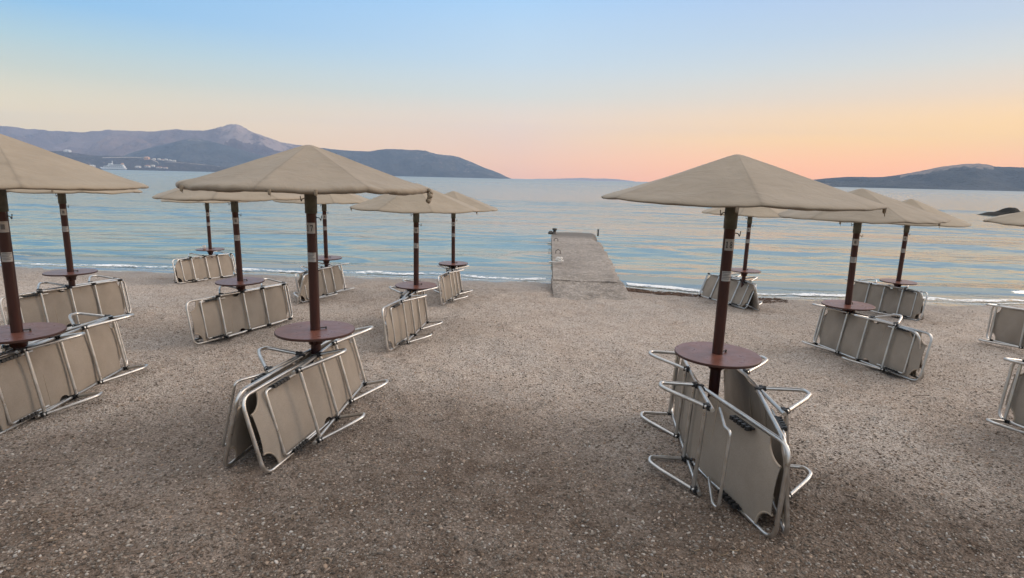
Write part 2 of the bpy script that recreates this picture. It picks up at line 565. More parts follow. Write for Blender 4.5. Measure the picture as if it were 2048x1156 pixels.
d1, c1 = voro(t, 120, o)
d2, c2 = voro(t, 62, o)
d3, c3 = voro(t, 22, o)
g1 = nramp(t, c1, [(0.0, (0.07, 0.057, 0.046, 1)), (0.30, (0.34, 0.285, 0.23, 1)), (0.6, (0.52, 0.44, 0.365, 1)), (0.85, (0.66, 0.57, 0.485, 1)), (1.0, (0.80, 0.74, 0.67, 1))])
g2 = nramp(t, c2, [(0.0, (0.15, 0.122, 0.098, 1)), (0.4, (0.42, 0.35, 0.28, 1)), (0.75, (0.58, 0.49, 0.405, 1)), (1.0, (0.72, 0.65, 0.57, 1))])
c = nmix(t, nramp(t, tnoise(t, 8, 4, 0.6, o), [(0.35, 0.15), (0.65, 0.85)]), g1, g2)
big = tnoise(t, 0.8, 5, 0.65, o)
c = nmix(t, nramp(t, big, [(0.35, 0.0), (0.65, 0.35)]), c, nmix(t, 1.0, c, (0.80, 0.68, 0.57, 1), 'MULTIPLY'))
ps = tnoise(t, 2.6, 5, 0.7, o)
c = nmix(t, nramp(t, ps, [(0.54, 0.0), (0.74, 0.5)]), c, nmix(t, 1.0, c, (0.55, 0.45, 0.38, 1), 'MULTIPLY'))
# earth and leaf litter between the stones up the beach, with foreground shade painted in
sm = nmath(t, 'MULTIPLY', attr(t, 'soil_shade'), nramp(t, tnoise(t, 5, 5, 0.7, o), [(0.25, 0.62), (0.6, 1.0)]))
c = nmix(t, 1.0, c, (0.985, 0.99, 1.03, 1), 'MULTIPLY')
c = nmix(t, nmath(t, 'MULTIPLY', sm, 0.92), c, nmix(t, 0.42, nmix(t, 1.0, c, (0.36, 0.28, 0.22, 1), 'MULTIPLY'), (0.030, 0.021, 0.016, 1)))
wt = attr(t, 'wet')
c = nmix(t, nmath(t, 'MULTIPLY', wt, 0.75), c, nmix(t, 1.0, c, (0.42, 0.40, 0.38, 1), 'MULTIPLY'))
t.links.new(c, b.inputs['Base Color'])
t.links.new(nmath(t, 'MULTIPLY_ADD', wt, -0.5, 0.9), b.inputs['Roughness'])
h = nmath(t, 'ADD', nmath(t, 'MULTIPLY', d1, 0.5), nmath(t, 'ADD', d2, nmath(t, 'MULTIPLY', d3, 0.7)))
bump(t, b, h, 0.8, 0.014)
M['gravel'] = m
tag(link('beach', grid_mesh('beach', V, len(gy), len(gx), m, True, {'wet': wet, 'soil_shade': soil_shade})), kind='structure')

# ------------------------------------------------------------------ loose pebbles lying on the gravel (one mass)
ico_v = []
ph = (1 + 5 ** 0.5) / 2
for a_, b_ in ((-1, ph), (1, ph), (-1, -ph), (1, -ph)):
    ico_v.append((a_, b_, 0))
for a_, b_ in ((-1, ph), (1, ph), (-1, -ph), (1, -ph)):
    ico_v.append((0, a_, b_))
for a_, b_ in ((ph, -1), (ph, 1), (-ph, -1), (-ph, 1)):
    ico_v.append((a_, 0, b_))
ICO = np.array(ico_v, float); ICO /= np.linalg.norm(ICO[0])
ICF = np.array([(0, 11, 5), (0, 5, 1), (0, 1, 7), (0, 7, 10), (0, 10, 11), (1, 5, 9), (5, 11, 4), (11, 10, 2), (10, 7, 6), (7, 1, 8),
                (3, 9, 4), (3, 4, 2), (3, 2, 6), (3, 6, 8), (3, 8, 9), (4, 9, 5), (2, 4, 11), (6, 2, 10), (8, 6, 7), (9, 8, 1)])


def make_pebbles(n, ymin, ymax, smin, smax):
    u = rng.random(n)
    y = ymin * (ymax / ymin) ** u                       # denser close to the viewer
    x = (rng.random(n) * 2 - 1) * (y * 0.98 + 0.4)
    r = smin * (smax / smin) ** (rng.random(n) ** 3.2)
    keep = (y < shore_y(x) + 0.1)
    x, y, r = x[keep], y[keep], r[keep]
    n = len(x)
    sc = r[:, None] * np.stack([rng.uniform(.8, 1.5, n), rng.uniform(.7, 1.1, n), rng.uniform(.35, .75, n)], 1)
    jit = 1 + 0.28 * (rng.random((n, 12)) - .5)
    P = ICO[None] * jit[..., None] * sc[:, None, :]
    a = rng.uniform(0, 2 * PI, n); tl = rng.normal(0, .25, n)
    ca_, sa_ = np.cos(a)[:, None], np.sin(a)[:, None]
    X = P[..., 0]; Y = P[..., 1]; Z = P[..., 2] + P[..., 0] * tl[:, None]
    z = ground(x, y) + r * 0.18
    Vv = np.stack([X * ca_ - Y * sa_ + x[:, None], X * sa_ + Y * ca_ + y[:, None], Z + z[:, None]], -1).reshape(-1, 3)
    Fv = (ICF[None] + (np.arange(n) * 12)[:, None, None]).reshape(-1, 3)
    tone = np.repeat(rng.random(n), 12)
    hue = np.repeat(rng.random(n), 12)
    so_ = np.repeat(np.clip(1.25 - (y - 1.6) / 3.0, 0, 1) * rng.uniform(.25, 1.15, n), 12)  # pebbles take the same earth tint and painted foreground shade
    me = bpy.data.meshes.new('pebbles')
    me.vertices.add(len(Vv)); me.vertices.foreach_set('co', Vv.astype(np.float32).ravel())
    me.loops.add(Fv.size); me.loops.foreach_set('vertex_index', Fv.astype(np.int32).ravel())
    me.polygons.add(len(Fv))
    me.polygons.foreach_set('loop_start', np.arange(0, Fv.size, 3, dtype=np.int32))
    me.polygons.foreach_set('loop_total', np.full(len(Fv), 3, np.int32))
    me.update(calc_edges=True)
    me.polygons.foreach_set('use_smooth', np.full(len(Fv), True))
    for k, a_ in (('tone', tone), ('hue', hue), ('soil_shade', so_)):
        at = me.attributes.new(k, 'FLOAT', 'POINT'); at.data.foreach_set('value', a_.astype(np.float32))
    return me


m, t, b = mat('pebble_stone', (0.25, 0.22, 0.19), 0.8, 0, 0.3)
c = nramp(t, attr(t, 'tone'), [(0.0, (0.13, 0.11, 0.092, 1)), (0.35, (0.24, 0.205, 0.17, 1)), (0.7, (0.46, 0.40, 0.335, 1)), (0.93, (0.58, 0.53, 0.475, 1)), (1.0, (0.68, 0.65, 0.61, 1))])
c = nmix(t, nramp(t, attr(t, 'hue'), [(0.45, 0.0), (0.9, 0.6)]), c, nmix(t, 1.0, c, (1.10, 0.80, 0.60, 1), 'MULTIPLY'))
c = nmix(t, nmath(t, 'MULTIPLY', attr(t, 'soil_shade'), 0.76), c, (0.042, 0.030, 0.022, 1))
t.links.new(c, b.inputs['Base Color'])
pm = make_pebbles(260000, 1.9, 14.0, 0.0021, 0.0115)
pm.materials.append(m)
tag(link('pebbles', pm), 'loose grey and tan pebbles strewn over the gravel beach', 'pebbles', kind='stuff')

# dry twigs and seagrass strands scattered between the stones
mb = MB()
for i in range(420):
    y = 1.9 * (11 / 1.9) ** random.random()
    x = random.uniform(-1, 1) * y * 0.95
    a = random.uniform(0, 2 * PI); ln = random.uniform(.015, .07) * (2.2 if random.random() < .06 else 1)
    k = random.uniform(-.9, .9)
    pts = []
    for j in range(4):
        s_ = (j / 3 - .5) * ln
        px_, py_ = x + math.cos(a + k * j / 3) * s_, y + math.sin(a + k * j / 3) * s_
        pts.append((px_, py_, float(ground(px_, py_)) + 0.006))
    mb.tube(pts, random.uniform(.001, .0028), 5, random.choice((0, 0, 1, 2)), True)
tag(link('dry_litter', mb.mesh('dry_litter', [mat('brown_twig', (0.07, 0.045, 0.03), 0.9)[0], mat('straw', (0.30, 0.22, 0.14), 0.9)[0], mat('pink_twig', (0.26, 0.17, 0.13), 0.9)[0]])),
    'dry twigs and seagrass strands scattered between the pebbles', 'litter', kind='stuff')

# brown wrack washed up right of the pier
mb = MB()
for i in range(900):
    x = 2.75 + 3.6 * random.random() ** 1.5
    y = float(shore_y(x)) - .10 - .75 * random.random() ** 1.2 + .12 * math.sin(x * 3)
    a = random.gauss(0, .6); ln = random.uniform(.03, .13)
    pts = []
    for j in range(4):
        s_ = (j / 3 - .5) * ln
        px_, py_ = x + math.cos(a) * s_, y + math.sin(a) * s_ + random.uniform(-.008, .008)
        pts.append((px_, py_, float(ground(px_, py_)) + .004 + .02 * random.random()))
    mb.tube(pts, random.uniform(.003, .009), 5, random.choice((0, 0, 1)), True)
tag(link('seaweed_wrack', mb.mesh('seaweed_wrack', [mat('brown_weed', (0.075, 0.042, 0.026), 0.8)[0], mat('rust_weed', (0.17, 0.09, 0.055), 0.8)[0]])),
    'brown seaweed wrack washed up along the waterline right of the pier', 'seaweed', kind='stuff')

# ------------------------------------------------------------------ sea
sy = np.concatenate([np.arange(-0.5, 8, 0.05), np.arange(8, 22, 0.12), np.geomspace(22, 60, 160), np.geomspace(62, 6800, 60)])
su = np.linspace(-1, 1, 700)
SYo, SU = np.meshgrid(sy, su, indexing='ij')
xr = np.where(SYo < 8, 27.0, 27 + (SYo - 8) * 1.35)
SX = SU * xr
base = shore_y(np.clip(SX, -60, 60)) * np.clip(1 - SYo / 40, 0, 1) + 14 * np.clip(SYo / 40, 0, 1)
SY = base + SYo


def crest(x, y, ang, wl, amp, s, sharp=1.0, wob=1.2):
    p = (y * math.cos(ang) + x * math.sin(ang)) * 2 * PI / wl + wob * fbm(x / wl * .35, y / wl * .55, 3, s) * 2 * PI
    a = amp * (0.55 + 0.9 * np.clip(vnoise(x / wl * .22, y / wl * .4, s + 5) + .5, 0, 1))
    if sharp > 1:
        brk = np.clip(vnoise(x / wl * .16 + 5, y / wl * .7, s + 11) * 2.6 + .55, 0, 1)
        return a * brk * (((np.sin(p) + 1) / 2) ** sharp) * 2
    return a * np.sin(p)


fade = np.clip(SYo / 3.0, 0.08, 1)
rip = np.clip(45 / (SYo + 1), 0, 1)
SZ = (crest(SX, SY, 0.10, 3.1, .023, 3, 4.0) + crest(SX, SY, 0.13, 4.6, .032, 63, 4.0) + crest(SX, SY, -0.16, 1.7, .006, 13) + crest(SX, SY, 0.3, 1.0, .0035, 23) * rip
      + crest(SX, SY, -0.38, 0.63, .0022, 33) * rip + crest(SX, SY, 0.05, 7.5, .016, 43) * np.clip(SYo / 10, 0, 1)) * fade
# the last little wave rolling in along the shore, higher on the right of the pier
front = 1.25 + 0.35 * fbm(SX * 0.25, SX * 0 + 3.3, 3, 51) + 0.35 * np.clip((SX - 1) / 3, 0, 1)
amp = 0.05 + 0.05 * np.clip(fbm(SX * .16, SX * 0 + 7.7, 2, 57) + .5, 0, 1) + 0.030 * np.clip((SX - 2) / 3, 0, 1) * np.clip((14 - SX) / 6, 0, 1)
d = SYo - front
SZ += amp * np.where(d < 0, np.exp(-(d / 0.22) ** 2), np.exp(-(d / 0.75) ** 2))
SZ = np.where(SYo > 400, 0, SZ)
V = np.stack([SX, SY, SEA_Z + SZ], -1).reshape(-1, 3)
depth = np.clip(SYo, 0, 60)

m, t, b = mat('sea_water', (0.02, 0.07, 0.08), 0.06, 0, 0.5)
b.inputs['IOR'].default_value = 2.5
dep = attr(t, 'depth')
c = nramp(t, nmath(t, 'DIVIDE', dep, 60), [(0.0, (0.16, 0.15, 0.12, 1)), (0.02, (0.070, 0.110, 0.095, 1)), (0.06, (0.090, 0.170, 0.150, 1)), (0.25, (0.085, 0.150, 0.138, 1)), (1.0, (0.075, 0.120, 0.120, 1))])
t.links.new(c, b.inputs['Base Color'])
o1 = objco(t, (0.35, 1.0, 1.0))
o2 = objco(t, (0.55, 1.0, 1.0))
o3 = objco(t, (0.035, 0.11, 1.0))
nb = bump(t, None, tnoise(t, 2.6, 5, 0.62, o1, 0.4), 0.16, 0.05)
nb = bump(t, None, tnoise(t, 0.55, 4, 0.6, o2, 0.3), 0.20, 0.18, nb)
bump(t, b, tnoise(t, 1.0, 5, 0.65, o3, 0.2), 0.30, 0.9, nb)
t.links.new(nramp(t, attr(t, 'far'), [(0.0, 0.06), (0.3, 0.10), (0.7, 0.22), (1.0, 0.34)]), b.inputs['Roughness'])
M['sea'] = m
tag(link('sea', grid_mesh('sea', V, len(sy), len(su), m, True, {'depth': depth, 'far': np.clip(np.log10(np.maximum(SYo, 1)) / 3.0, 0, 1)})), kind='structure')

# foam where the little wave turns over on the stones
m, t, b = mat('foam', (0.80, 0.80, 0.80), 0.6)
o = objco(t, (1.0, 1.6, 1.0))
den = attr(t, 'den')
nn = nmath(t, 'MULTIPLY_ADD', tnoise(t, 7, 6, 0.72, o), 1.0, nmath(t, 'MULTIPLY', tnoise(t, 1.0, 3, 0.6, objco(t)), 0.55))
al = nmath(t, 'MULTIPLY', nmath(t, 'SUBTRACT', nmath(t, 'ADD', nn, den), 1.28), 6.0, clamp=True)
t.links.new(al, b.inputs['Alpha'])
bump(t, b, tnoise(t, 20, 4, 0.6, o), 0.6, 0.02)
fu = np.arange(-24, 22, 0.05)
fv = np.linspace(0, 1, 26)
FU, FV = np.meshgrid(fu, fv, indexing='ij')
fw = 0.75 + 0.55 * fbm(FU * 0.5, FU * 0, 3, 61)
fy = shore_y(FU) - 0.12 + 0.16 * fbm(FU * 1.3, FU * 0 + 2, 4, 66) + FV * fw
fz = np.maximum(ground(FU, fy), SEA_Z) + 0.012 + 0.05 * np.exp(-((FV - .62) / .2) ** 2) * np.clip(.6 + fbm(FU * .8, FV * 2, 3, 71), 0, 1)
dn = 0.58 * np.exp(-((FV - .55) / .28) ** 2) + 0.5 * np.exp(-((FV - .06) / .06) ** 2) - 0.35 * (FV < .02) - .25 * (FV > .94)
dn = dn + np.where(FU > 2.5, 0.10, 0.03)
keep_gap = (FU > 0.92) & (FU < 3.0)
dn = np.where(keep_gap, -1.0, dn)
tag(link('shore_foam', grid_mesh('shore_foam', np.stack([FU, fy, fz], -1).reshape(-1, 3), len(fu), len(fv), m, True, {'den': dn})),
    'white lacy foam where small waves break along the gravel', 'foam', kind='stuff')

# ------------------------------------------------------------------ hills across the bay
def hillmat(name, base1, base2, rockc, rock_amt, sc_):
    m, t, b = mat(name, base1, 0.95, 0, 0.1)
    o = objco(t)
    n1 = tnoise(t, sc_, 7, 0.66, o)
    n2 = tnoise(t, sc_ * 5, 6, 0.7, o)
    c = nramp(t, n1, [(0.32, base1), (0.66, base2)])
    r_ = nmath(t, 'ADD', nmath(t, 'MULTIPLY', attr(t, 'rock'), rock_amt), nmath(t, 'MULTIPLY', nmath(t, 'SUBTRACT', n2, 0.5), 2.6))
    c = nmix(t, nramp(t, r_, [(0.42, 0.0), (0.75, 1.0)]), c, rockc)
    t.links.new(c, b.inputs['Base Color'])
    bump(t, b, n2, 0.9, 45)
    return m


BVH = {}


def hill(name, pts, D, front, back, material, seed, rough=0.05, rock=None, step=2.0, z0=SEA_Z - 1.5):
    """ridge line seen at pts, standing D metres off; the land falls to the water 'front' metres nearer and 'back' metres beyond"""
    xs = np.array([p[0] for p in pts], float); ys = np.array([p[1] for p in pts], float)
    Df = D if callable(D) else (lambda q: D)
    ux = np.arange(xs[0], xs[-1] + .01, step)
    uy = np.interp(ux, xs, ys)
    tv = np.concatenate([np.linspace(0, 1, 46), np.linspace(1, 2, 14)[1:]])
    Vv = np.zeros((len(ux), len(tv), 3)); rk = np.zeros((len(ux), len(tv)))
    for i, (px, py) in enumerate(zip(ux, uy)):
        P = at_depth(px, py, Df(px))
        hdir = Vector((P.x, P.y, 0)).normalized()
        rz = max(P.z - z0, 0.5)
        edge = min(1.0, (px - xs[0]) / 40 + .0, (xs[-1] - px) / 40 + .0)
        for j, tt in enumerate(tv):
            if tt <= 1:
                off = -(1 - tt) * front; hp = tt ** 0.80
            else:
                off = (tt - 1) * back; hp = 1 - (tt - 1) ** 1.3
            Vv[i, j] = (P.x + hdir.x * off, P.y + hdir.y * off, z0 + rz * hp)
            rk[i, j] = rock(px, tt) if rock else 0.0
    X, Y = Vv[..., 0], Vv[..., 1]
    lam = D if not callable(D) else Df(xs.mean())
    k = 14.0 / lam
    ridged = 1 - 2 * np.abs(fbm(X * k, Y * k * .55, 5, seed))
    T = np.tile(tv, (len(ux), 1))
    amt = np.where(T <= 1, np.sin(np.clip(T, 0, 1) * PI) ** 0.8, 0.6 * np.sin(np.clip(T - 1, 0, 1) * PI))
    RZ = (Vv[:, 45, 2] - z0)[:, None]
    Vv[..., 2] += (ridged - .62) * amt * RZ * 0.42
    Vv[..., 2] += fbm(X * k * 6, Y * k * 6, 3, seed + 9) * RZ * rough * 0.35
    me = grid_mesh(name, Vv.reshape(-1, 3), len(ux), len(tv), material, True, {'rock': rk})
    o_ = tag(link(name, me), kind='structure')
    BVH[name] = (Vv.reshape(-1, 3), len(ux), len(tv))
    return o_


def hit(name, px, py):
    Vv, nu, nv = BVH[name]
    if not isinstance(BVH.get(name + '_t'), BVHTree):
        i = (np.arange(nu - 1)[:, None] * nv + np.arange(nv - 1)[None, :]).ravel()
        BVH[name + '_t'] = BVHTree.FromPolygons([tuple(p) for p in Vv], [(a, a + nv, a + nv + 1, a + 1) for a in i])
    d_ = ray(px, py).normalized()
    r_ = BVH[name + '_t'].ray_cast(C_P, d_, 20000)
    return r_[0]


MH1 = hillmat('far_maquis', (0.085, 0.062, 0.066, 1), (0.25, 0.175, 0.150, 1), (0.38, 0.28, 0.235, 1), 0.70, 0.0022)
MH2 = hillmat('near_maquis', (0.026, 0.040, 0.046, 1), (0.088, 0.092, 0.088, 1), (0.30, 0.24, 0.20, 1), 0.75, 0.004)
rk_peak = lambda px, tt: (1.0 if 420 < px < 640 else 0.0) * min(1, max(0, (tt - .35) / .3)) * min(1, (px - 420) / 40, (640 - px) / 60) if 420 < px < 640 else 0.12
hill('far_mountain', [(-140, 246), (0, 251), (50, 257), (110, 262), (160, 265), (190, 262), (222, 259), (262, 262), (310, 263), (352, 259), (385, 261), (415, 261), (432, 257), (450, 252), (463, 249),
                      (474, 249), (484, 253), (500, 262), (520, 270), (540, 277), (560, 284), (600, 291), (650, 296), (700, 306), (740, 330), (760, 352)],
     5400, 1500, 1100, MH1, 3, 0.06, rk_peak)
hill('dark_hill', [(190, 334), (230, 318), (270, 303), (300, 296), (330, 288), (360, 281), (385, 277), (402, 278), (430, 285), (470, 296), (520, 310), (570, 320), (640, 330), (720, 344)],
     4300, 800, 900, MH2, 8, 0.05, lambda px, tt: 0.55 if (375 < px < 412 and .80 < tt < 1.0) else 0.05)
hill('headland', [(500, 346), (560, 318), (600, 303), (640, 296), (690, 301), (740, 303), (756, 300), (772, 298), (800, 298.5), (830, 300), (850, 301), (862, 305), (872, 308), (905, 311), (918, 314), (930, 319),
                  (945, 325), (970, 336), (985, 341), (1000, 347), (1012, 353), (1022, 357)],
     lambda px: 4200 + (px - 500) * 0.5, 800, 900, MH2, 15, 0.05, lambda px, tt: 0.42 if px > 830 and tt > .35 else 0.08)
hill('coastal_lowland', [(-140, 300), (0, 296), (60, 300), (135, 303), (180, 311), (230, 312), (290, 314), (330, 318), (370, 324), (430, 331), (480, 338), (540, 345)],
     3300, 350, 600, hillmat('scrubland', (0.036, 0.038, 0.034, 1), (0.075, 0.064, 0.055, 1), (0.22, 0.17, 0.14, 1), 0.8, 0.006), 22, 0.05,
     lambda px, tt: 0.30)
hill('right_hill', [(1480, 366), (1560, 364), (1610, 361), (1640, 358), (1660, 356), (1700, 353.5), (1740, 354), (1765, 354), (1790, 351), (1815, 347), (1840, 342), (1880, 334), (1905, 331), (1930, 328), (1955, 327), (1975, 329),
                    (1990, 333), (2010, 334), (2048, 335), (2100, 336), (2200, 344)],
     lambda px: 2500 - (px - 1480) * 0.5, 700, 700, MH2, 31, 0.05, lambda px, tt: (1.0 if (1800 < px < 1990 and .60 < tt < .97) else 0.12))
hill('distant_island', [(1050, 359), (1075, 357.6), (1100, 357.6), (1120, 357), (1150, 356.4), (1165, 355.6), (1185, 357), (1210, 357), (1235, 358.4), (1255, 360.6), (1270, 362.6)],
     6500, 150, 200, hillmat('haze_paled_rock', (0.30, 0.24, 0.22, 1), (0.36, 0.29, 0.26, 1), (0.42, 0.35, 0.31, 1), 0.3, 0.003), 40, 0.02, None)  # island rock coloured paler to carry the distance haze


# dirt roads on the lowland
def road(pts, wd, on):
    mb = MB()
    P = [hit(on, *p) for p in pts]
    P = [p for p in P if p is not None]
    if len(P) < 2:
        return
    Vv, Fc = [], []
    for p in P:
        Vv += [p + Vector((0, 0, wd * .5)), p + Vector((0, -wd * .8, -wd * .1))]
    for i in range(len(P) - 1):
        Fc.append((2 * i, 2 * i + 1, 2 * i + 3, 2 * i + 2))
    mb.add(Vv, Fc)
    tag(link('road', mb.mesh('road', M['dirtroad'])), kind='structure')


road([(205, 316), (240, 315), (270, 315), (292, 317), (306, 320), (316, 325), (318, 329)], 5.5, 'coastal_lowland')
road([(330, 324), (370, 326), (410, 330), (440, 333.5)], 3.0, 'coastal_lowland')


# houses on the far shore
def house(px, py, wpx, hpx, wallm, label, group=None, roof=True, on='coastal_lowland'):
    P = hit(on, px, py)
    if P is None:
        P = at_depth(px, py, 3000)
    s_ = P.y / F_PX
    W, H, Dp = wpx * s_, hpx * s_, wpx * s_ * .7
    r_ = thing('house', label, 'house', (P.x, P.y - 3, P.z - 1), group)
    mb = MB(); mb.box((0, 0, H / 2), (W, Dp, H))
    wl = link('wall', mb.mesh('wall', wallm), r_)
    mb = MB()
    rh = H * .35
    mb.add([(-W * .54, -Dp * .56, H), (W * .54, -Dp * .56, H), (W * .54, Dp * .56, H), (-W * .54, Dp * .56, H), (-W * .3, 0, H + rh), (W * .3, 0, H + rh)],
           [(0, 3, 2, 1), (0, 1, 5, 4), (1, 2, 5), (2, 3, 4, 5), (3, 0, 4)])
    link('roof', mb.mesh('roof', M['tile'] if roof else wallm), r_)
    for q in (-.25, .25):
        mb = MB(); mb.box((q * W, -Dp / 2 - .08, H * .5), (W * .16, .16, H * .36))
        link('window', mb.mesh('window', M['glass']), r_)


house(136, 304, 10, 3.4, M['white'], 'lone white building on the low ridge left of the ferry', roof=False)
house(295, 319, 8, 4.2, M['ochre'], 'orange house, the brightest of the hamlet above the ferry', roof=False)
for px, py, ww, hh in ((309, 319.5, 5, 2.2), (319, 320, 5, 2.6), (326, 321, 4, 2.2), (333, 320.5, 5, 2.4), (341, 322, 4.5, 2.2), (349, 323, 6, 2.2)):
    house(px, py, ww, hh, M['render'], 'small pale house in the hamlet right of the orange house', 'pale houses of the hamlet', roof=px % 2 == 0)
for px, py, ww, hh in ((277, 335.6, 9, 3), (296, 334.4, 8, 3.2), (307, 333.5, 6, 3.0), (320, 336.5, 10, 2.6), (332, 337, 7, 2.4)):
    house(px, py, ww, hh, M['render'], 'low pale building at the water right of the ferry', 'low buildings along the far quay', roof=px % 2 == 0)
house(184, 335.5, 11, 4.5, M['render'], 'pale quay building left of the ferry by the parasol edge', roof=False)

# breakwater
P0, P1 = at_depth(196, 338.6, 2860), at_depth(332, 341.4, 2800)
mb = MB()
mid_ = (P0 + P1) / 2
for i in range(34):
    q = P0.lerp(P1, (i + .5) / 34)
    mb.box((q.x - mid_.x + random.uniform(-.6, .6), q.y - mid_.y + random.uniform(-1, 1), random.uniform(.4, 1.0)), ((P1 - P0).length / 34 * 1.15, 7, 4.4 + random.uniform(-.6, .6)),
           0, Matrix.Rotation(random.uniform(-.1, .1), 3, 'Y'), .7)
tag(link('breakwater', mb.mesh('breakwater', M['rock']), None, (mid_.x, mid_.y, SEA_Z - .6)), 'low dark stone breakwater on the far shore in front of the ferry', 'breakwater')

# ferry
FD = 2900.0
Pf = at_depth(228, 339.0, FD)
fr = thing('ferry', 'white car ferry moored at the far shore below the hills', 'ferry', (Pf.x, Pf.y, SEA_Z))
fs = FD / F_PX


def prism(mb, prof, y0, y1, mi=0):
    n = len(prof)
    mb.add([(x, y0, z) for x, z in prof] + [(x, y1, z) for x, z in prof],
           [tuple(range(n)), tuple(range(2 * n - 1, n - 1, -1))] + [(i, i + n, (i + 1) % n + n, (i + 1) % n) for i in range(n)], mi)


S = fs
mb = MB(); prism(mb, [(-20 * S, -1), (23 * S, -1), (24 * S, 3.6 * S), (-22 * S, 3.8 * S), (-26 * S, 4.6 * S)], -8, 8)
link('hull', mb.mesh('hull', M['white']), fr)
mb = MB(); mb.box((1.5 * S, 0, .5 * S), (43 * S, 16.4, .9 * S)); link('boot_stripe', mb.mesh('boot_stripe', M['bluehull']), fr)
mb = MB(); prism(mb, [(-20 * S, 3.9 * S), (22 * S, 3.9 * S), (21.5 * S, 7.2 * S), (-17 * S, 7.2 * S)], -7, 7); sp_ = link('superstructure', mb.mesh('superstructure', M['white']), fr)
for q in range(9):
    mb = MB(); mb.box(((-15 + q * 4) * S, -7.1, 5.6 * S), (2.6 * S, .2, 1.1 * S)); link('window', mb.mesh('window', M['glass']), sp_)
mb = MB(); prism(mb, [(-12 * S, 7.3 * S), (20 * S, 7.3 * S), (20 * S, 10.2 * S), (-8 * S, 10.2 * S)], -6, 6); dk = link('upper_deck', mb.mesh('upper_deck', M['white']), fr)
mb = MB(); mb.box((6 * S, -6.1, 8.7 * S), (24 * S, .2, 1.0 * S)); link('window', mb.mesh('window', M['glass']), dk)
mb = MB(); prism(mb, [(-10 * S, 10.3 * S), (-2 * S, 10.3 * S), (-2.5 * S, 12.4 * S), (-8 * S, 12.4 * S)], -5, 5); link('bridge', mb.mesh('bridge', M['white']), fr)
mb = MB(); mb.tube([(-2 * S, 0, 12 * S), (-2 * S, 0, 17 * S)], .5 * S, 8); mb.box((-2 * S, 0, 15 * S), (2 * S, 3, .4 * S)); link('mast', mb.mesh('mast', M['white']), fr)
mb = MB(); prism(mb, [(15 * S, 10.3 * S), (19 * S, 10.3 * S), (19 * S, 13 * S), (15.8 * S, 13 * S)], -3, 3); link('funnel', mb.mesh('funnel', M['ochre']), fr)

# dark rock standing in the sea on the right
rp = at_z(1998, 431, SEA_Z)
s_ = rp.y / F_PX
nu, nv = 64, 20
U_, W_ = np.meshgrid(np.linspace(0, 2 * PI, nu), np.linspace(0, 1, nv), indexing='ij')
rx = np.cos(U_) * (1 - W_ ** 2) * 45 * s_; ry = np.sin(U_) * (1 - W_ ** 2) * 1.6
hh = np.interp(rx / s_, [-45, -30, -8, 2, 10, 22, 36, 45], [0, 2, 4.5, 5, 11, 13, 11, 0]) * s_
rz = hh * np.minimum(1, W_ * 1.6) * (1 + .5 * fbm(rx * 1.5, ry * 1.5 + W_, 3, 81)) - .25 * (1 - W_)
tag(link('sea_rock', grid_mesh('sea_rock', np.stack([rx, ry, rz], -1).reshape(-1, 3), nu, nv, M['rock']), None, (rp.x, rp.y, SEA_Z + .12)), 'long dark rock breaking the water at the right', 'rock')

# ------------------------------------------------------------------ pier
PZ = SEA_Z + 0.36
fa, fb = at_z(1103, 464, PZ), at_z(1199, 467, PZ)
ra = at_z(1106, 561, PZ - .02); rb = at_z(1246, 566, PZ - .02)
na = at_z(1104, 578, float(ground(1.0, 14.0)) + .05)
nu, nv = 60, 34
Vv = np.zeros((nu, nv, 3))
notch = np.interp(np.linspace(0, 1, nu), [0, .1, .55, .62, .70, .78, .84, .93, 1], [.02, 0, 0, .03, .0, .10, .09, .04, .05])
for i in range(nu):
    t_ = i / (nu - 1)
    A = ra.lerp(fa, t_); B = rb.lerp(fb, t_)
    for j in range(nv):
        q = j / (nv - 1)
        e = 1 - notch[i] * 1.3 - (0.06 * abs(vnoise(i * .7, 3.3, 90)))
        P = A.lerp(B, q * e)
        z = PZ + 0.03 * float(fbm(P.x * 1.2, P.y * 1.2, 3, 95)) - (.16 * max(0, (q - .93) / .07) * (1 if t_ > .5 else .4)) * (0.4 + float(vnoise(P.y * 2, 1.0, 97)) + .5)
        Vv[i, j] = (P.x, P.y, z)
top = Vv.reshape(-1, 3)
mb = MB()
idx = lambda i, j: i * nv + j
mb.add([tuple(p) for p in top], [(idx(i, j), idx(i, j + 1), idx(i + 1, j + 1), idx(i + 1, j)) for i in range(nu - 1) for j in range(nv - 1)], 0, False)
ring = [(i, 0) for i in range(nu)] + [(nu - 1, j) for j in range(1, nv)] + [(i, nv - 1) for i in range(nu - 2, -1, -1)] + [(0, j) for j in range(nv - 2, 0, -1)]
rv = [tuple(Vv[i, j]) for i, j in ring]
lo_ = [(x + random.uniform(-.02, .02), y, SEA_Z - 1.2) for x, y, z in rv]
n = len(ring)
mb.add(rv + lo_, [(k, k + n, (k + 1) % n + n, (k + 1) % n) for k in range(n)], 0, False)
pier = thing('pier', 'weathered concrete pier running from the gravel beach out into the sea', 'pier')
link('deck', mb.mesh('deck', M['concrete']), pier)
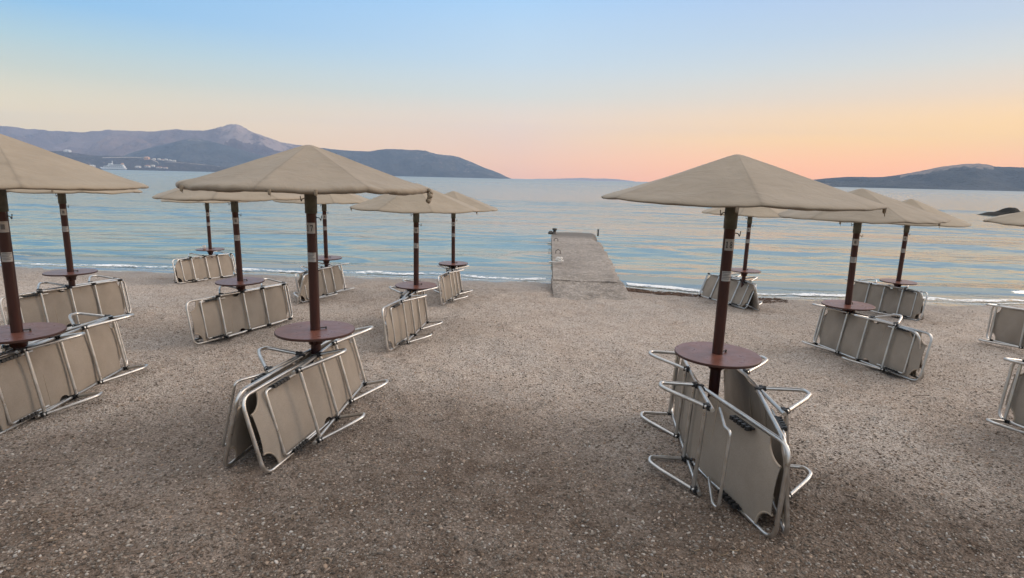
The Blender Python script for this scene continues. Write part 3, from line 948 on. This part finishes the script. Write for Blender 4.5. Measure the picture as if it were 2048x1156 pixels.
# ramp slab where it meets the beach
qa, qb = at_z(1100, 576, -.50), at_z(1250, 577, -.50)
ka, kb = at_z(1118, 600, -.52), at_z(1268, 604, -.52)
nu, nv = 24, 24
Vv = np.zeros((nu, nv, 3))
ra2, rb2 = ra + Vector((0, .2, 0)), rb + Vector((0, .2, 0))
for i in range(nu):
    t_ = i / (nu - 1)
    A = Vector((ra.x - .02, ra.y + .35, 0)).lerp(Vector((ra.x - .05, ra.y - 1.55, 0)), t_)
    B = Vector((rb.x - .02, rb.y + .35, 0)).lerp(Vector((rb.x + .12, rb.y - 1.45, 0)), t_)
    for j in range(nv):
        q = j / (nv - 1)
        P = A.lerp(B, q)
        z0_ = PZ - .006
        z1_ = float(ground(P.x, P.y)) + .012
        k = min(1, max(0, t_ - .17) / .62)
        edge_ = .09 * float(fbm(P.x * 2.2, P.y * 2.2, 3, 99))
        Vv[i, j] = (P.x, P.y, (z0_ * (1 - k) + z1_ * k) + edge_ * (t_ ** 1) - .075 * max(0, (t_ - .6) / .4) - .05 * max(0, (abs(q - .5) - .42) / .08) * t_)
mb = MB()
mb.add([tuple(p) for p in Vv.reshape(-1, 3)], [(idx(i, j), idx(i + 1, j), idx(i + 1, j + 1), idx(i, j + 1)) for i in range(nu - 1) for j in range(nv - 1)], 0, True)
ring = [(i, 0) for i in range(nu)] + [(nu - 1, j) for j in range(1, nv)] + [(i, nv - 1) for i in range(nu - 2, -1, -1)] + [(0, j) for j in range(nv - 2, 0, -1)]
rv = [tuple(Vv[i, j]) for i, j in ring]
n = len(ring)
mb.add(rv + [(x, y, z - .5) for x, y, z in rv], [(k, (k + 1) % n, (k + 1) % n + n, k + n) for k in range(n)], 0, False)
link('ramp', mb.mesh('ramp', M['concrete']), pier)

# mooring fittings on the pier
p_ = at_z(1109, 468, PZ)
bo = thing('bollard', 'dark rusty bollard on the far left corner of the pier', 'bollard', (p_.x, p_.y, PZ - .01))
mb = MB(); mb.lathe([(.0, 0), (.13, 0), (.13, .03), (.075, .05), (.065, .16), (.10, .19), (.11, .23), (.08, .26), (0, .27)], 16); link('post', mb.mesh('post', M['steel']), bo)
mb = MB(); mb.lathe([(0, 0), (.10, 0), (.11, .06), (.07, .13), (0, .15)], 12, c=(-.17, .02, 0)); link('stub', mb.mesh('stub', M['steel']), bo)
p_ = at_z(1196, 470, PZ)
mb = MB(); mb.lathe([(0, -.05), (.035, -.05), (.03, .18), (.045, .2), (.03, .25), (0, .26)], 12)
tag(link('mooring_pin', mb.mesh('mooring_pin', M['steel']), None, (p_.x, p_.y, PZ)), 'thin dark iron pin on the far right corner of the pier', 'mooring pin')
p_ = at_z(1118, 528, PZ)
pts = []
for i in range(60):
    a = i * .42
    pts.append((.10 * math.cos(a) * (1 - i / 140) + .02 * math.sin(i), .12 * math.sin(a) * (1 - i / 120), .025 + .0022 * i + .02 * random.random()))
pts += [(-.1, -.06, .03), (-.2, -.02, .03), (-.28, -.03, .03)]
mb = MB(); mb.tube(pts, .016, 6)
tag(link('mooring_rope', mb.mesh('mooring_rope', M['rope']), None, (p_.x, p_.y, PZ + .03)), 'small heap of white rope on the left edge of the pier', 'rope')
for px, py in ((1112, 483), (1116, 507)):
    p_ = at_z(px, py, PZ)
    mb = MB(); mb.tube([(-.07, 0, -.03), (-.07, 0, .09), (0, 0, .13), (.07, 0, .09), (.07, 0, -.03)], .014, 6)
    tag(link('mooring_ring', mb.mesh('mooring_ring', M['steel']), None, (p_.x, p_.y, PZ)), 'dark iron mooring hoop near the ' + ('far end' if py < 500 else 'middle') + ' of the pier\'s left edge', 'mooring ring')

# ------------------------------------------------------------------ parasols
def arc_patch(mb, r, a0, a1, z0, z1, n=8, mi=0):
    V_ = []
    for i in range(n + 1):
        a = a0 + (a1 - a0) * i / n
        V_ += [(r * math.cos(a), r * math.sin(a), z0), (r * math.cos(a), r * math.sin(a), z1)]
    mb.add(V_, [(2 * i, 2 * i + 2, 2 * i + 3, 2 * i + 1) for i in range(n)], mi, True)


POLE_R, TABLE_Z, RIM_Z, APEX, CAN_R = 0.040, 0.72, 1.848, 0.365, 0.965
DIG = {'1': [[(.18, 0), (.82, 0), (.82, .08), (.62, .12), (.62, 1), (.48, 1), (.14, .84), (.17, .77), (.38, .83), (.38, .12), (.18, .08)]],
       '7': [[(.30, 0), (.50, 0), (.92, .86), (.92, 1), (.08, 1), (.06, .74), (.14, .74), (.20, .84), (.68, .84)]]}


def ring_digit(cx, cy, rx_, ry_, th, n=20):
    q = []
    for i in range(n):
        a = 2 * PI * i / n; a2 = 2 * PI * (i + 1) / n
        q.append([(cx + rx_ * math.cos(a), cy + ry_ * math.sin(a)), (cx + rx_ * math.cos(a2), cy + ry_ * math.sin(a2)),
                  (cx + (rx_ - th) * math.cos(a2), cy + (ry_ - th * .7) * math.sin(a2)), (cx + (rx_ - th) * math.cos(a), cy + (ry_ - th * .7) * math.sin(a))])
    return q


DIG['8'] = ring_digit(.5, .27, .40, .27, .19) + ring_digit(.5, .75, .34, .25, .17)


def digits_on_pole(mb, text, r, ac, zc, hgt):
    wch = hgt * .62
    tot_ = wch * len(text)
    for k, ch in enumerate(text):
        for poly in DIG[ch]:
            V_ = []
            for u, v_ in poly:
                s_ = -tot_ / 2 + (k + u * .9 + .05) * wch
                a = ac + s_ / r
                V_.append((r * math.cos(a), r * math.sin(a), zc + (v_ - .5) * hgt))
            mb.add(V_, [tuple(range(len(V_)))])


ME_POLE = None


def canopy_mesh(seed, panels=8, rot=0.0, droop=1.0, apex=APEX, rimk=1.0):
    nth, prof = 144, []
    # (radius fraction, height fraction, wrinkle weight)
    rr_ = [0.0, .015, .035, .07, .14, .22, .32, .42, .52, .62, .72, .80, .87, .93, .97, .995, 1.0, .997, .985, .955, .90]
    zz_ = [1.0, .997, .985, .955, .885, .805, .705, .605, .505, .405, .300, .218, .150, .095, .055, .018, -.015, -.045, -.070, -.075, -.06]
    th = np.linspace(0, 2 * PI, nth, endpoint=False) + rot
    V_ = []
    lump = np.array([float(fbm(math.cos(a) * 3.2 + seed, math.sin(a) * 3.2, 4, seed)) for a in th])
    fine = np.array([float(fbm(math.cos(a) * 11 + seed, math.sin(a) * 11, 3, seed + 4)) for a in th])
    ph_ = (th - rot) * panels / (2 * PI)
    sag = np.abs(np.sin(ph_ * PI)) ** 0.8           # 0 on the ribs, 1 between them
    for k, (r_, z_) in enumerate(zip(rr_, zz_)):
        for i, a in enumerate(th):
            e = max(0, (r_ - .8) / .2)
            R_ = CAN_R * r_ * (1 - .012 * sag[i] * r_ + .010 * lump[i] * e)
            z = (z_ if k < 15 else .018 + (z_ - .018) * rimk) * apex - .016 * sag[i] * math.sin(min(1, r_) * PI * .9) - .008 * sag[i] * r_
            z += e * droop * (.016 * lump[i] + .009 * fine[i]) + .006 * float(vnoise(a * 6 + seed, r_ * 7, seed + 8)) * math.sin(r_ * PI)
            if k >= 15:
                z += -.02 * droop * max(0, lump[i]) * (k - 14) / 6
            V_.append((R_ * math.cos(a), R_ * math.sin(a), z + RIM_Z + .045))
    F_ = []
    for k in range(len(rr_) - 1):
        for i in range(nth):
            j = (i + 1) % nth
            F_.append((k * nth + i, (k + 1) * nth + i, (k + 1) * nth + j, k * nth + j))
    mb = MB(); mb.add(V_, F_, 0, True)
    me = mb.mesh('canopy', M['canopy'])
    sm_ = np.zeros(len(V_), np.float32)
    for k in range(len(rr_)):
        for i in range(nth):
            if i % (nth // panels) == 0:
                sm_[k * nth + i] = 1
            if k in (9, 12, 15) or (k >= 17 and i % 6 == 0):
                sm_[k * nth + i] = max(sm_[k * nth + i], .55)
    at = me.attributes.new('seam', 'FLOAT', 'POINT'); at.data.foreach_set('value', sm_)
    return me


_cache = {}


def cached(key, fn):
    if key not in _cache:
        _cache[key] = fn()
    return _cache[key]


def pole_me():
    mb = MB(); mb.tube([(0, 0, -.75), (0, 0, .3), (0, 0, 1.0), (0, 0, RIM_Z - .1)], POLE_R, 20)
    return mb.mesh('pole', M['pole'])


def collar_me():
    mb = MB(); mb.lathe([(POLE_R + .001, RIM_Z - .17), (.047, RIM_Z - .168), (.048, RIM_Z - .02), (.049, RIM_Z + .20), (.02, RIM_Z + .25), (0, RIM_Z + .255)], 20)
    return mb.mesh('collar', M['collar'])


def hook_me(sg):
    z = RIM_Z - (.05 if sg < 0 else .20)
    mb = MB(); mb.tube(fillet([(sg * .035, 0, z), (sg * .068, 0, z - .005), (sg * .076, 0, z - .03), (sg * .083, 0, z + .015)], .01, 3), .0035, 6)
    return mb.mesh('hook', M['steel'])


def table_me():
    mb = MB()
    R_ = .318
    mb.lathe([(POLE_R + .001, TABLE_Z), (R_ - .004, TABLE_Z)], 64, 0, False)
    mb.lathe([(R_ - .004, TABLE_Z), (R_, TABLE_Z - .004), (R_, TABLE_Z - .016), (R_ - .004, TABLE_Z - .02), (POLE_R + .001, TABLE_Z - .02)], 64, 1, False)
    return mb.mesh('tabletop', [M['table'], M['edge']])


def bracket_me():
    mb = MB(); mb.lathe([(.12, TABLE_Z - .0215), (.115, TABLE_Z - .03), (.062, TABLE_Z - .075), (.055, TABLE_Z - .12), (POLE_R + .001, TABLE_Z - .122)], 24)
    mb.box((.052, 0, TABLE_Z - .10), (.03, .02, .02))
    return mb.mesh('table_bracket', M['pole'])


def pin_me():
    mb = MB(); mb.tube([(.02, 0, TABLE_Z + .012), (.085, .01, TABLE_Z + .012)], .005, 6); mb.tube([(.085, .01, TABLE_Z + .0), (.085, .01, TABLE_Z + .02)], .007, 6)
    return mb.mesh('clamp_pin', M['steel'])


def umbrella(x, y, tz, lean_px, seed, label, number=None, panels=8, rot=0.0, droop=1.0, tilt=(0, 0), sticker_turn=0.0, apex=APEX, drop=0.0, spread=1.0):
    zb = tz - TABLE_Z
    face = math.atan2(-y, -x) + sticker_turn          # stickers face the path the camera stands on
    root = thing('parasol', label, 'parasol', (x, y, zb), 'beach parasols with round tables')
    root.rotation_euler = ((seed * 7 % 5 - 2) * .004, lean_px, 0)
    pl_ = link('pole', cached('pole', pole_me), root)
    link('collar', cached('collar', collar_me), root)
    for sg in (-1, 1):
        link('hook', cached('hook%d' % sg, lambda: hook_me(sg)), root)
    for k, (zc, hh_) in enumerate(((RIM_Z - .285, .085), (RIM_Z - .52, .075))):
        mb = MB(); arc_patch(mb, POLE_R + .0012, face - .92, face + .92, zc - hh_ / 2, zc + hh_ / 2)
        st = link('sticker', mb.mesh('sticker', M['paper']), pl_)
        mb = MB()
        if k == 0:
            if number:
                digits_on_pole(mb, number, POLE_R + .0025, face - .15, zc, .048)
            else:
                arc_patch(mb, POLE_R + .0025, face - .35, face + .25, zc - .02, zc + .02, 4)
            link('print', mb.mesh('print', M['ink'] if number else M['greyink']), st)
        else:
            for q in range(5):
                arc_patch(mb, POLE_R + .0025, face - .75, face + .75 - .25 * (q % 3), zc + .026 - q * .012, zc + .0305 - q * .012, 5)
            link('print', mb.mesh('print', M['greyink']), st)
    tb = link('tabletop', cached('table', table_me), root)
    br = link('table_bracket', cached('bracket', bracket_me), root)
    br.rotation_euler = (0, 0, seed)
    pn = link('clamp_pin', cached('pin', pin_me), root)
    pn.rotation_euler = (0, 0, .3)
    cn = link('canopy', canopy_mesh(seed, panels, rot, droop, apex, 1.0 if droop > 1 else .5), root)
    cn.location.z = drop
    cn.scale = (spread, spread, 1)
    return root


def ties(root, specs):
    for a, drop, big_ in specs:
        mb = MB()
        R_ = CAN_R * .975
        z = RIM_Z + .01
        if big_:
            for q in range(9):
                rr_ = .012 + .012 * random.random()
                c_ = (R_ * math.cos(a) + random.uniform(-.015, .03) * math.cos(a), R_ * math.sin(a) + random.uniform(-.02, .02), z + .03 - q * .012)
                mb.lathe([(0, -rr_), (rr_ * .8, -rr_ * .6), (rr_, 0), (rr_ * .8, rr_ * .6), (0, rr_)], 8, 0, True, c_)
        else:
            mb.lathe([(.0, -.010), (.008, -.007), (.011, .002), (.012, .03)], 8, 0, True, (R_ * math.cos(a), R_ * math.sin(a), z - .005))
            mb.tube([(R_ * math.cos(a), R_ * math.sin(a), z - .005), (R_ * math.cos(a) + .008, R_ * math.sin(a), z - .012 - drop)], .003, 5)
        link('tie_knot' if not big_ else 'rope_knot', mb.mesh('tie_knot', M['canopy']), root)


UM = {}
spec = [
    # key, x, y, table z, lean, seed, label, number
    ('UL', -3.97, 4.45, .70, .006, 3, 'parasol cut by the left edge of the photo, nearest of the left column', None),
    ('L2', -6.28, 8.04, .555, .0, 5, 'parasol behind the left-edge one, its canopy mostly hidden by that canopy', None),
    ('A', -7.39, 13.94, .14, .0, 8, 'farthest left parasol at the waterline with a cup on its table', None),
    ('B', -3.82, 7.95, .50, -.004, 12, 'parasol standing behind the front one numbered 17, over bed with folded legs', None),
    ('C', -3.87, 11.83, .30, .0, 17, 'parasol near the water seen just right of the pole numbered 17', None),
    ('D', -1.48, 8.69, .36, .008, 21, 'parasol in the middle row just left of the open path to the pier', None),
    ('E', -1.29, 12.37, .17, .0, 26, 'parasol nearest the left of the pier, close to the breaking foam', None),
    ('U17', -1.63, 4.62, .73, .004, 30, 'large front parasol numbered 17 with a knotted rope at its right rim', '17'),
    ('R', 1.59, 4.27, .715, .004, 37, 'large front parasol numbered 18 right of the open path', '18'),
    ('Rb', 4.84, 11.88, .235, .004, 41, 'parasol at the waterline right of the pier, behind the pole numbered 18', None),
    ('Rc', 4.54, 7.59, .44, -.014, 46, 'parasol of the middle row on the right, behind the canopy of number 18', None),
    ('Rd', 7.60, 11.19, .19, .004, 52, 'rightmost parasol with its whole pole in view, close to the water', None),
    ('Re', 4.70, 4.30, .585, .004, 58, 'parasol cut by the right edge of the photo, only its canopy tip showing', None),
]
rots = {'UL': .32, 'L2': .1, 'A': .3, 'B': .2, 'C': .5, 'D': .39, 'E': .3, 'U17': .75, 'R': -.72, 'Rb': .2, 'Rc': -.55, 'Rd': -.6, 'Re': .4}
for k, x, y, tz, ln, sd_, lab, num in spec:
    UM[k] = umbrella(x, y, tz, ln, sd_, lab, num, 6 if k in ('UL', 'R', 'Rc', 'Rd') else 8, rots[k], 1.5 if k == 'U17' else (.55 if k in ('R', 'D', 'E', 'Rd') else .9),
                     drop=-.03 if k == 'L2' else 0.0, spread=1.03 if k == 'UL' else (.965 if k == 'U17' else 1.0), apex=.385 if k == 'UL' else .320 if k in ('U17', 'R', 'Re') else (.43 if k == 'Rd' else .365), sticker_turn=-.25 if k == 'U17' else (.30 if k == 'R' else 0.0))
ties(UM['U17'], [(.02, .05, True), (-1.2, .01, False), (-2.3, .01, False), (-1.5, .01, False)])
ties(UM['R'], [(-.55, .02, False), (-1.9, .005, False)])
ties(UM['Rc'], [(-2.3, .02, False), (-1.05, .03, False)])
ties(UM['UL'], [(-1.2, .01, False)])
ties(UM['D'], [(-2.9, .02, False), (-.2, .02, False)])
ties(UM['L2'], [(-1.0, .01, False)])

# cup on the far-left table
u = UM['A']
mb = MB(); mb.lathe([(0, 0), (.028, 0), (.038, .10), (.036, .10), (.027, .006), (0, .006)], 16)
tag(link('cup', mb.mesh('cup', M['white']), None, (u.location.x - .10, u.location.y - .08, u.location.z + TABLE_Z)), 'pale cup left on the farthest left parasol table', 'cup')

# ------------------------------------------------------------------ sunbeds: folding aluminium beds stood on their long edge against the poles
BL, BW, TR = 2.02, 0.272, 0.0135      # length, half width, tube radius
HINGE = 0.93


def bz(x, beta):                       # the backrest lifts off the base frame from the hinge to the head
    return math.tan(beta) * max(0.0, HINGE - x)


def sling_me(beta):
    xs = np.concatenate([np.linspace(.035, .15, 14), np.linspace(.17, .78, 26), np.linspace(.79, .95, 14), np.linspace(.97, BL - .15, 22), np.linspace(BL - .145, BL - .03, 14)])
    hw = BW - .012
    nyy = 14
    V_, F_ = [], []
    for side in (0, 1):
        for x in xs:
            w_ = hw
            r_ = .115
            if x < .035 + r_:
                w_ = hw - math.sqrt(max(0, r_ * r_ - (x - .035) ** 2))
            if x > BL - .03 - r_:
                w_ = hw - math.sqrt(max(0, r_ * r_ - (BL - .03 - x) ** 2))
            if abs(x - .865) < .065:
                w_ = hw - .035 * math.sqrt(max(0, 1 - ((x - .865) / .065) ** 2))
            for j in range(nyy):
                q = -1 + 2 * j / (nyy - 1)
                z = bz(x, beta) - .013 * (1 - q * q) * (1 + .6 * math.sin(x * 5.5 + .8 * q)) + .004 * math.sin(x * 19 + 2 * q)
                V_.append((x, q * w_, z + (.0015 if side else -.0015)))
    n_ = len(xs)
    for side in (0, 1):
        o_ = side * n_ * nyy
        for i in range(n_ - 1):
            for j in range(nyy - 1):
                f = (o_ + i * nyy + j, o_ + (i + 1) * nyy + j, o_ + (i + 1) * nyy + j + 1, o_ + i * nyy + j + 1)
                F_.append(f if side else f[::-1])
    mb = MB(); mb.add(V_, F_, 0, True)
    return mb.mesh('sling', M['sling'])


def hem_me(beta, sx, sy_):
    mb = MB()
    hw = BW - .012
    pts = []
    for i in range(11):
        a = PI / 2 * i / 10
        x = .035 + .122 * math.cos(a); y = hw - .122 * math.sin(a)
        X = x if sx == 0 else BL - .03 - (x - .035)
        pts.append((X, sy_ * y, bz(X, beta)))
    mb.tube(pts, .0075, 6)
    return mb.mesh('hem', M['hem'])


def seam_me(beta, x):
    hw = BW - .012
    mb = MB()
    mb.tube([(x, -hw, bz(x, beta)), (x, 0, bz(x, beta) - .006), (x, hw, bz(x, beta))], .0035, 6)
    return mb.mesh('seam', M['hem'])


def base_me():
    mb = MB()
    pts = [(.44, -BW, -.012), (BL, -BW, -.012), (BL, BW, -.012), (.44, BW, -.012)]
    mb.tube(fillet(pts, .085, 7), TR, 10)
    return mb.mesh('base_frame', M['alu'])


def back_me(beta):
    q = lambda x, y: (x, y, bz(x, beta) + .008)
    mb = MB()
    mb.tube(fillet([q(HINGE, -BW), q(0, -BW), q(0, BW), q(HINGE, BW)], .095, 8), TR, 10)
    return mb.mesh('backrest_frame', M['alu'])


CBX = {'open': (.50, .97, 1.40, 1.92), 'folded': (.50, .97, 1.40, 1.92)}


def bar_me():
    mb = MB(); mb.tube([(0, -BW - .004, 0), (0, BW + .004, 0)], .0135, 10)
    return mb.mesh('crossbar', M['alu'])


def joint_me():
    mb = MB()
    mb.lathe([(0, -.02), (.017, -.02), (.019, -.014), (.019, .02), (.016, .026), (0, .026)], 10)
    mb.box((0, 0, .012), (.062, .034, .02))
    return mb.mesh('joint', M['black'])


def leg_me(xa, xb, depth, full):
    mb = MB()
    if full:
        ln = xb - xa
        pts = [(xa - .02, 0, -.036), (xa + .46 * ln, 0, -depth * .80), (xa + .66 * ln, 0, -depth), (xa + .86 * ln, 0, -depth * .96), (xb, 0, -.036)]
        mb.tube(fillet(pts, .035, 5), TR, 10)
    else:
        mb.tube([(xa, 0, -.040), (xb, 0, -.036)], TR, 10)
    return mb.mesh('leg', M['alu'])


def prop_me(beta, off):
    hw = BW - .035
    q = lambda x, y, dz_: (x, y, bz(x, beta) - dz_)
    mb = MB()
    mb.tube(fillet([q(.62, -hw, .030), q(.26, -hw, .026 + off), q(.20, -hw, .026 + off), q(.20, hw, .026 + off), q(.26, hw, .026 + off), q(.62, hw, .030)], .07, 6), .0095, 8)
    return mb.mesh('backrest_prop', M['alu'])


def rack_me(beta, sy_):
    mb = MB()
    hw = BW - .030
    for i in range(5):
        x = .29 + i * .04
        z = bz(x, beta) - .040
        mb.box((x, sy_ * hw, z), (.022, .024, .036), 0, Matrix.Rotation(.5, 3, 'Y'))
    mb.box((.37, sy_ * (hw + .006), bz(.37, beta) - .022), (.21, .012, .018), 0, Matrix.Rotation(beta, 3, 'Y'))
    return mb.mesh('notched_rack', M['black'])


def hinge_me():
    mb = MB()
    mb.box((0, 0, -.002), (.11, .020, .034))
    mb.tube([(0, -.02, -.002), (0, .02, -.002)], .02, 10)
    return mb.mesh('hinge', M['black'])


def sunbed(qx, qy, az, lean, side, head_off, label, beta=6.0, kind='open', lift=0.0, flip=False, off=0.0):
    """bottom rail passes through (qx, qy) heading az (deg) from head to foot; head_off metres of it lie on the head side.
    side +1: underside faces right of travel. lean: deg from upright toward the pole."""
    a = math.radians(az); l = math.radians(lean); be = math.radians(beta)
    Lx = Vector((math.cos(a), math.sin(a), 0))
    out = Vector((math.sin(a), -math.cos(a), 0)) * side
    hp = Vector((qx, qy, 0)) - Lx * head_off
    fp = hp + Lx * BL
    mid_p = hp + Lx * (BL / 2)
    zs = [float(ground0(np.array(p.x), np.array(p.y))) for p in (hp, fp)]
    slope = (zs[1] - zs[0]) / BL
    Lx = Vector((Lx.x, Lx.y, slope)).normalized()
    upv = Vector((0, 0, 1)) - Lx * Lx.z
    upv.normalize()
    Yu = (upv * math.cos(l) - out * math.sin(l)).normalized()
    Yl = -Yu * side                       # local y; local z = top side of the bed, facing the pole
    Zl = Lx.cross(Yl)
    base_p = Vector((mid_p.x, mid_p.y, (zs[0] + zs[1]) / 2 + lift))
    mtx = Matrix(((Lx.x, Yl.x, Zl.x, base_p.x), (Lx.y, Yl.y, Zl.y, base_p.y), (Lx.z, Yl.z, Zl.z, base_p.z), (0, 0, 0, 1)))
    root = thing('sunbed', label, 'sunbed', group='folded sunbeds stood on edge', mtx=mtx)
    O = Vector((-BL / 2, -side * (BW + TR), 0))
    P = lambda nm, me, par=root, loc=None: link(nm, me, par, (O + Vector(loc or (0, 0, 0))) if par is root else (loc or (0, 0, 0)))
    bk = round(beta, 1)
    P('base_frame', cached('base', base_me))
    P('backrest_frame', cached(('back', bk), lambda: back_me(be)))
    sl = P('sling', cached(('sling', bk), lambda: sling_me(be)))
    for sx in (0, 1):
        for s2 in (-1, 1):
            P('hem', cached(('hem', bk, sx, s2), lambda: hem_me(be, sx, s2)), sl)
    for x in (.70, 1.18):
        P('seam', cached(('seam', bk, x), lambda: seam_me(be, x)), sl)
    for x in CBX[kind]:
        lo = -.040
        if kind == 'folded' and x < .30:
            lo = bz(x, be) - .030
        cb = P('crossbar', cached('bar', bar_me), root, (x, 0, lo))
        for s2 in (-1, 1):
            P('joint', cached('joint', joint_me), cb, (0, s2 * (BW + .001), 0))
    if kind == 'open':
        lg = ((.50, .97, .29), (1.40, 1.92, .29))
    else:
        lg = ((.50, .86, .03), (1.40, 1.70, .03))
    for xa, xb, dp in lg:
        me = cached(('leg', kind, xa), lambda: leg_me(xa, xb, dp, kind == 'open'))
        for s2 in (-1, 1):
            P('leg', me, root, (0, s2 * (BW + .002 if kind == 'open' else BW + .004), 0))
    P('backrest_prop', cached(('prop', bk, off), lambda: prop_me(be, off)))
    for s2 in (-1, 1):
        P('notched_rack', cached(('rack', bk, s2), lambda: rack_me(be, s2)))
        P('hinge', cached('hinge', hinge_me), root, (HINGE, s2 * BW, 0))
    return root


def bed_px(ux, uy, side, off, az, xn, lean, label, **kw):
    """bed passing the pole (ux,uy) at 'off' metres on its side; the head end is set so its bottom corner appears at column xn"""
    qx, qy = ux + side * off, uy
    a = math.radians(az)
    best = None
    for i in range(-40, 260):
        s_ = i * .01
        x, y = qx - math.cos(a) * s_, qy - math.sin(a) * s_
        v = Vector((x, y, float(ground0(np.array(x), np.array(y))))) - C_P
        px = 1024 + F_PX * v.dot(C_R) / v.dot(C_F)
        if best is None or abs(px - xn) < best[0]:
            best = (abs(px - xn), s_)
    return sunbed(qx, qy, az, lean, side, best[1], label, **kw)


def U(k):
    for s_ in spec:
        if s_[0] == k:
            return s_[1], s_[2]


# side +1 = right of the pole (underside to the right), -1 = left
sunbed(*(U('U17')[0] + .185, U('U17')[1]), 91, 15, +1, 1.14, 'sunbed right of the pole numbered 17, taupe underside and notched prop facing the path', beta=10)
sunbed(*(U('U17')[0] - .165, U('U17')[1]), 84, 13, -1, 1.14, 'sunbed leaning against the left of the pole numbered 17, mostly hidden by its twin', beta=2, off=.10)
sunbed(*(U('R')[0] - .225, U('R')[1]), 81, 4, -1, 1.44, 'sunbed left of the pole numbered 18, grey underside and swung-out prop toward the path', beta=18, off=.16)
sunbed(*(U('R')[0] + .25, U('R')[1]), 82.5, 6, +1, 1.49, 'sunbed against the right of the pole numbered 18, its leg loops pointing right', beta=7)
sunbed(*(U('UL')[0] + .15, U('UL')[1]), 101, 10, +1, .58, 'sunbed on the right of the left-edge parasol pole, head cut by the frame', beta=4)
sunbed(*(U('UL')[0] - .17, U('UL')[1]), 97, 11, -1, .55, 'sunbed on the far left side of the left-edge parasol pole, mostly hidden by its twin', beta=4)
bed_px(*U('L2'), +1, .15, 86, 26, 10, 'sunbed on the right of the second left-column pole, behind the left-edge one', beta=2, kind='folded')
bed_px(*U('L2'), -1, .17, 88, 5, 12, 'sunbed on the left of the second left-column pole, only its end showing', beta=2)
bed_px(*U('A'), +1, .14, 80, 358, 12, 'sunbed at the waterline on the near side of the farthest left pole', beta=2, kind='folded')
bed_px(*U('A'), -1, .16, 82, 344, 12, 'sunbed at the waterline behind the near bed of the farthest left pole', beta=2)
bed_px(*U('B'), +1, .14, 77, 391, 11, 'sunbed with folded legs on the near side of the pole behind number 17', beta=1, kind='folded')
bed_px(*U('B'), -1, .17, 78, 376, 14, 'sunbed on the far side of the pole behind number 17, top edge showing', beta=2)
bed_px(*U('C'), +1, .14, 85, 609, 11, 'sunbed right of the near-water pole that shows beside the number 17 pole', beta=4)
bed_px(*U('C'), -1, .17, 91, 586, 14, 'sunbed left of the near-water pole that shows beside the number 17 pole', beta=4)
bed_px(*U('D'), +1, .14, 88, 793, 8, 'sunbed on the right of the middle-row pole left of the path', beta=6)
bed_px(*U('D'), -1, .14, 89, 782, 8, 'sunbed on the left of the middle-row pole left of the path', beta=4)
bed_px(*U('E'), +1, .14, 88, 895, 9, 'sunbed on the right of the near-foam pole left of the pier', beta=6)
bed_px(*U('E'), -1, .14, 89, 882, 9, 'sunbed on the left of the near-foam pole left of the pier', beta=4)
bed_px(*U('Rb'), -1, .20, 98, 1488, 22, 'steeply leaning sunbed left of the waterline pole behind number 18', beta=2, kind='folded')
bed_px(*U('Rb'), +1, .17, 86, 1524, 14, 'sunbed right of the waterline pole behind number 18, leg loop to the right', beta=2)
bed_px(*U('Rc'), -1, .14, 92, 1830, 11, 'sunbed on the left of the middle-row right pole, grey underside facing the path', beta=2)
bed_px(*U('Rc'), +1, .15, 89, 1856, 12, 'sunbed on the right of the middle-row right pole, its rounded end past its twin', beta=2)
bed_px(*U('Rd'), -1, .14, 96, 1837, 10, 'sunbed on the left of the rightmost whole pole near the water', beta=2)
bed_px(*U('Rd'), +1, .14, 93, 1852, 10, 'sunbed on the right of the rightmost whole pole, only its end showing', beta=2)
sunbed(4.47, 2.86, 92, 9, -1, 0.0, 'sunbed cut by the right edge of the photo, the lower and nearer of two', beta=2)
sunbed(7.48, 6.7, 91, 5, -1, 0.0, 'sunbed cut by the right edge of the photo, the upper and farther of two', beta=2)

# ------------------------------------------------------------------ haze over the bay
mb = MB()
mb.box((0, 2600, 300), (15000, 8700, 620))
hz = link('haze', None)
bpy.data.objects.remove(hz)
hm_ = bpy.data.materials.new('haze')
hm_.use_nodes = True
t = hm_.node_tree
t.nodes.clear()
pv = t.nodes.new('ShaderNodeVolumePrincipled')
pv.inputs['Color'].default_value = (0.50, 0.65, 0.92, 1)
pv.inputs['Density'].default_value = HAZE
pv.inputs['Anisotropy'].default_value = 0.0
mo = t.nodes.new('ShaderNodeOutputMaterial')
t.links.new(pv.outputs[0], mo.inputs['Volume'])
tag(link('haze', mb.mesh('haze', hm_)), 'pale blue evening haze over the bay', 'haze', kind='stuff')
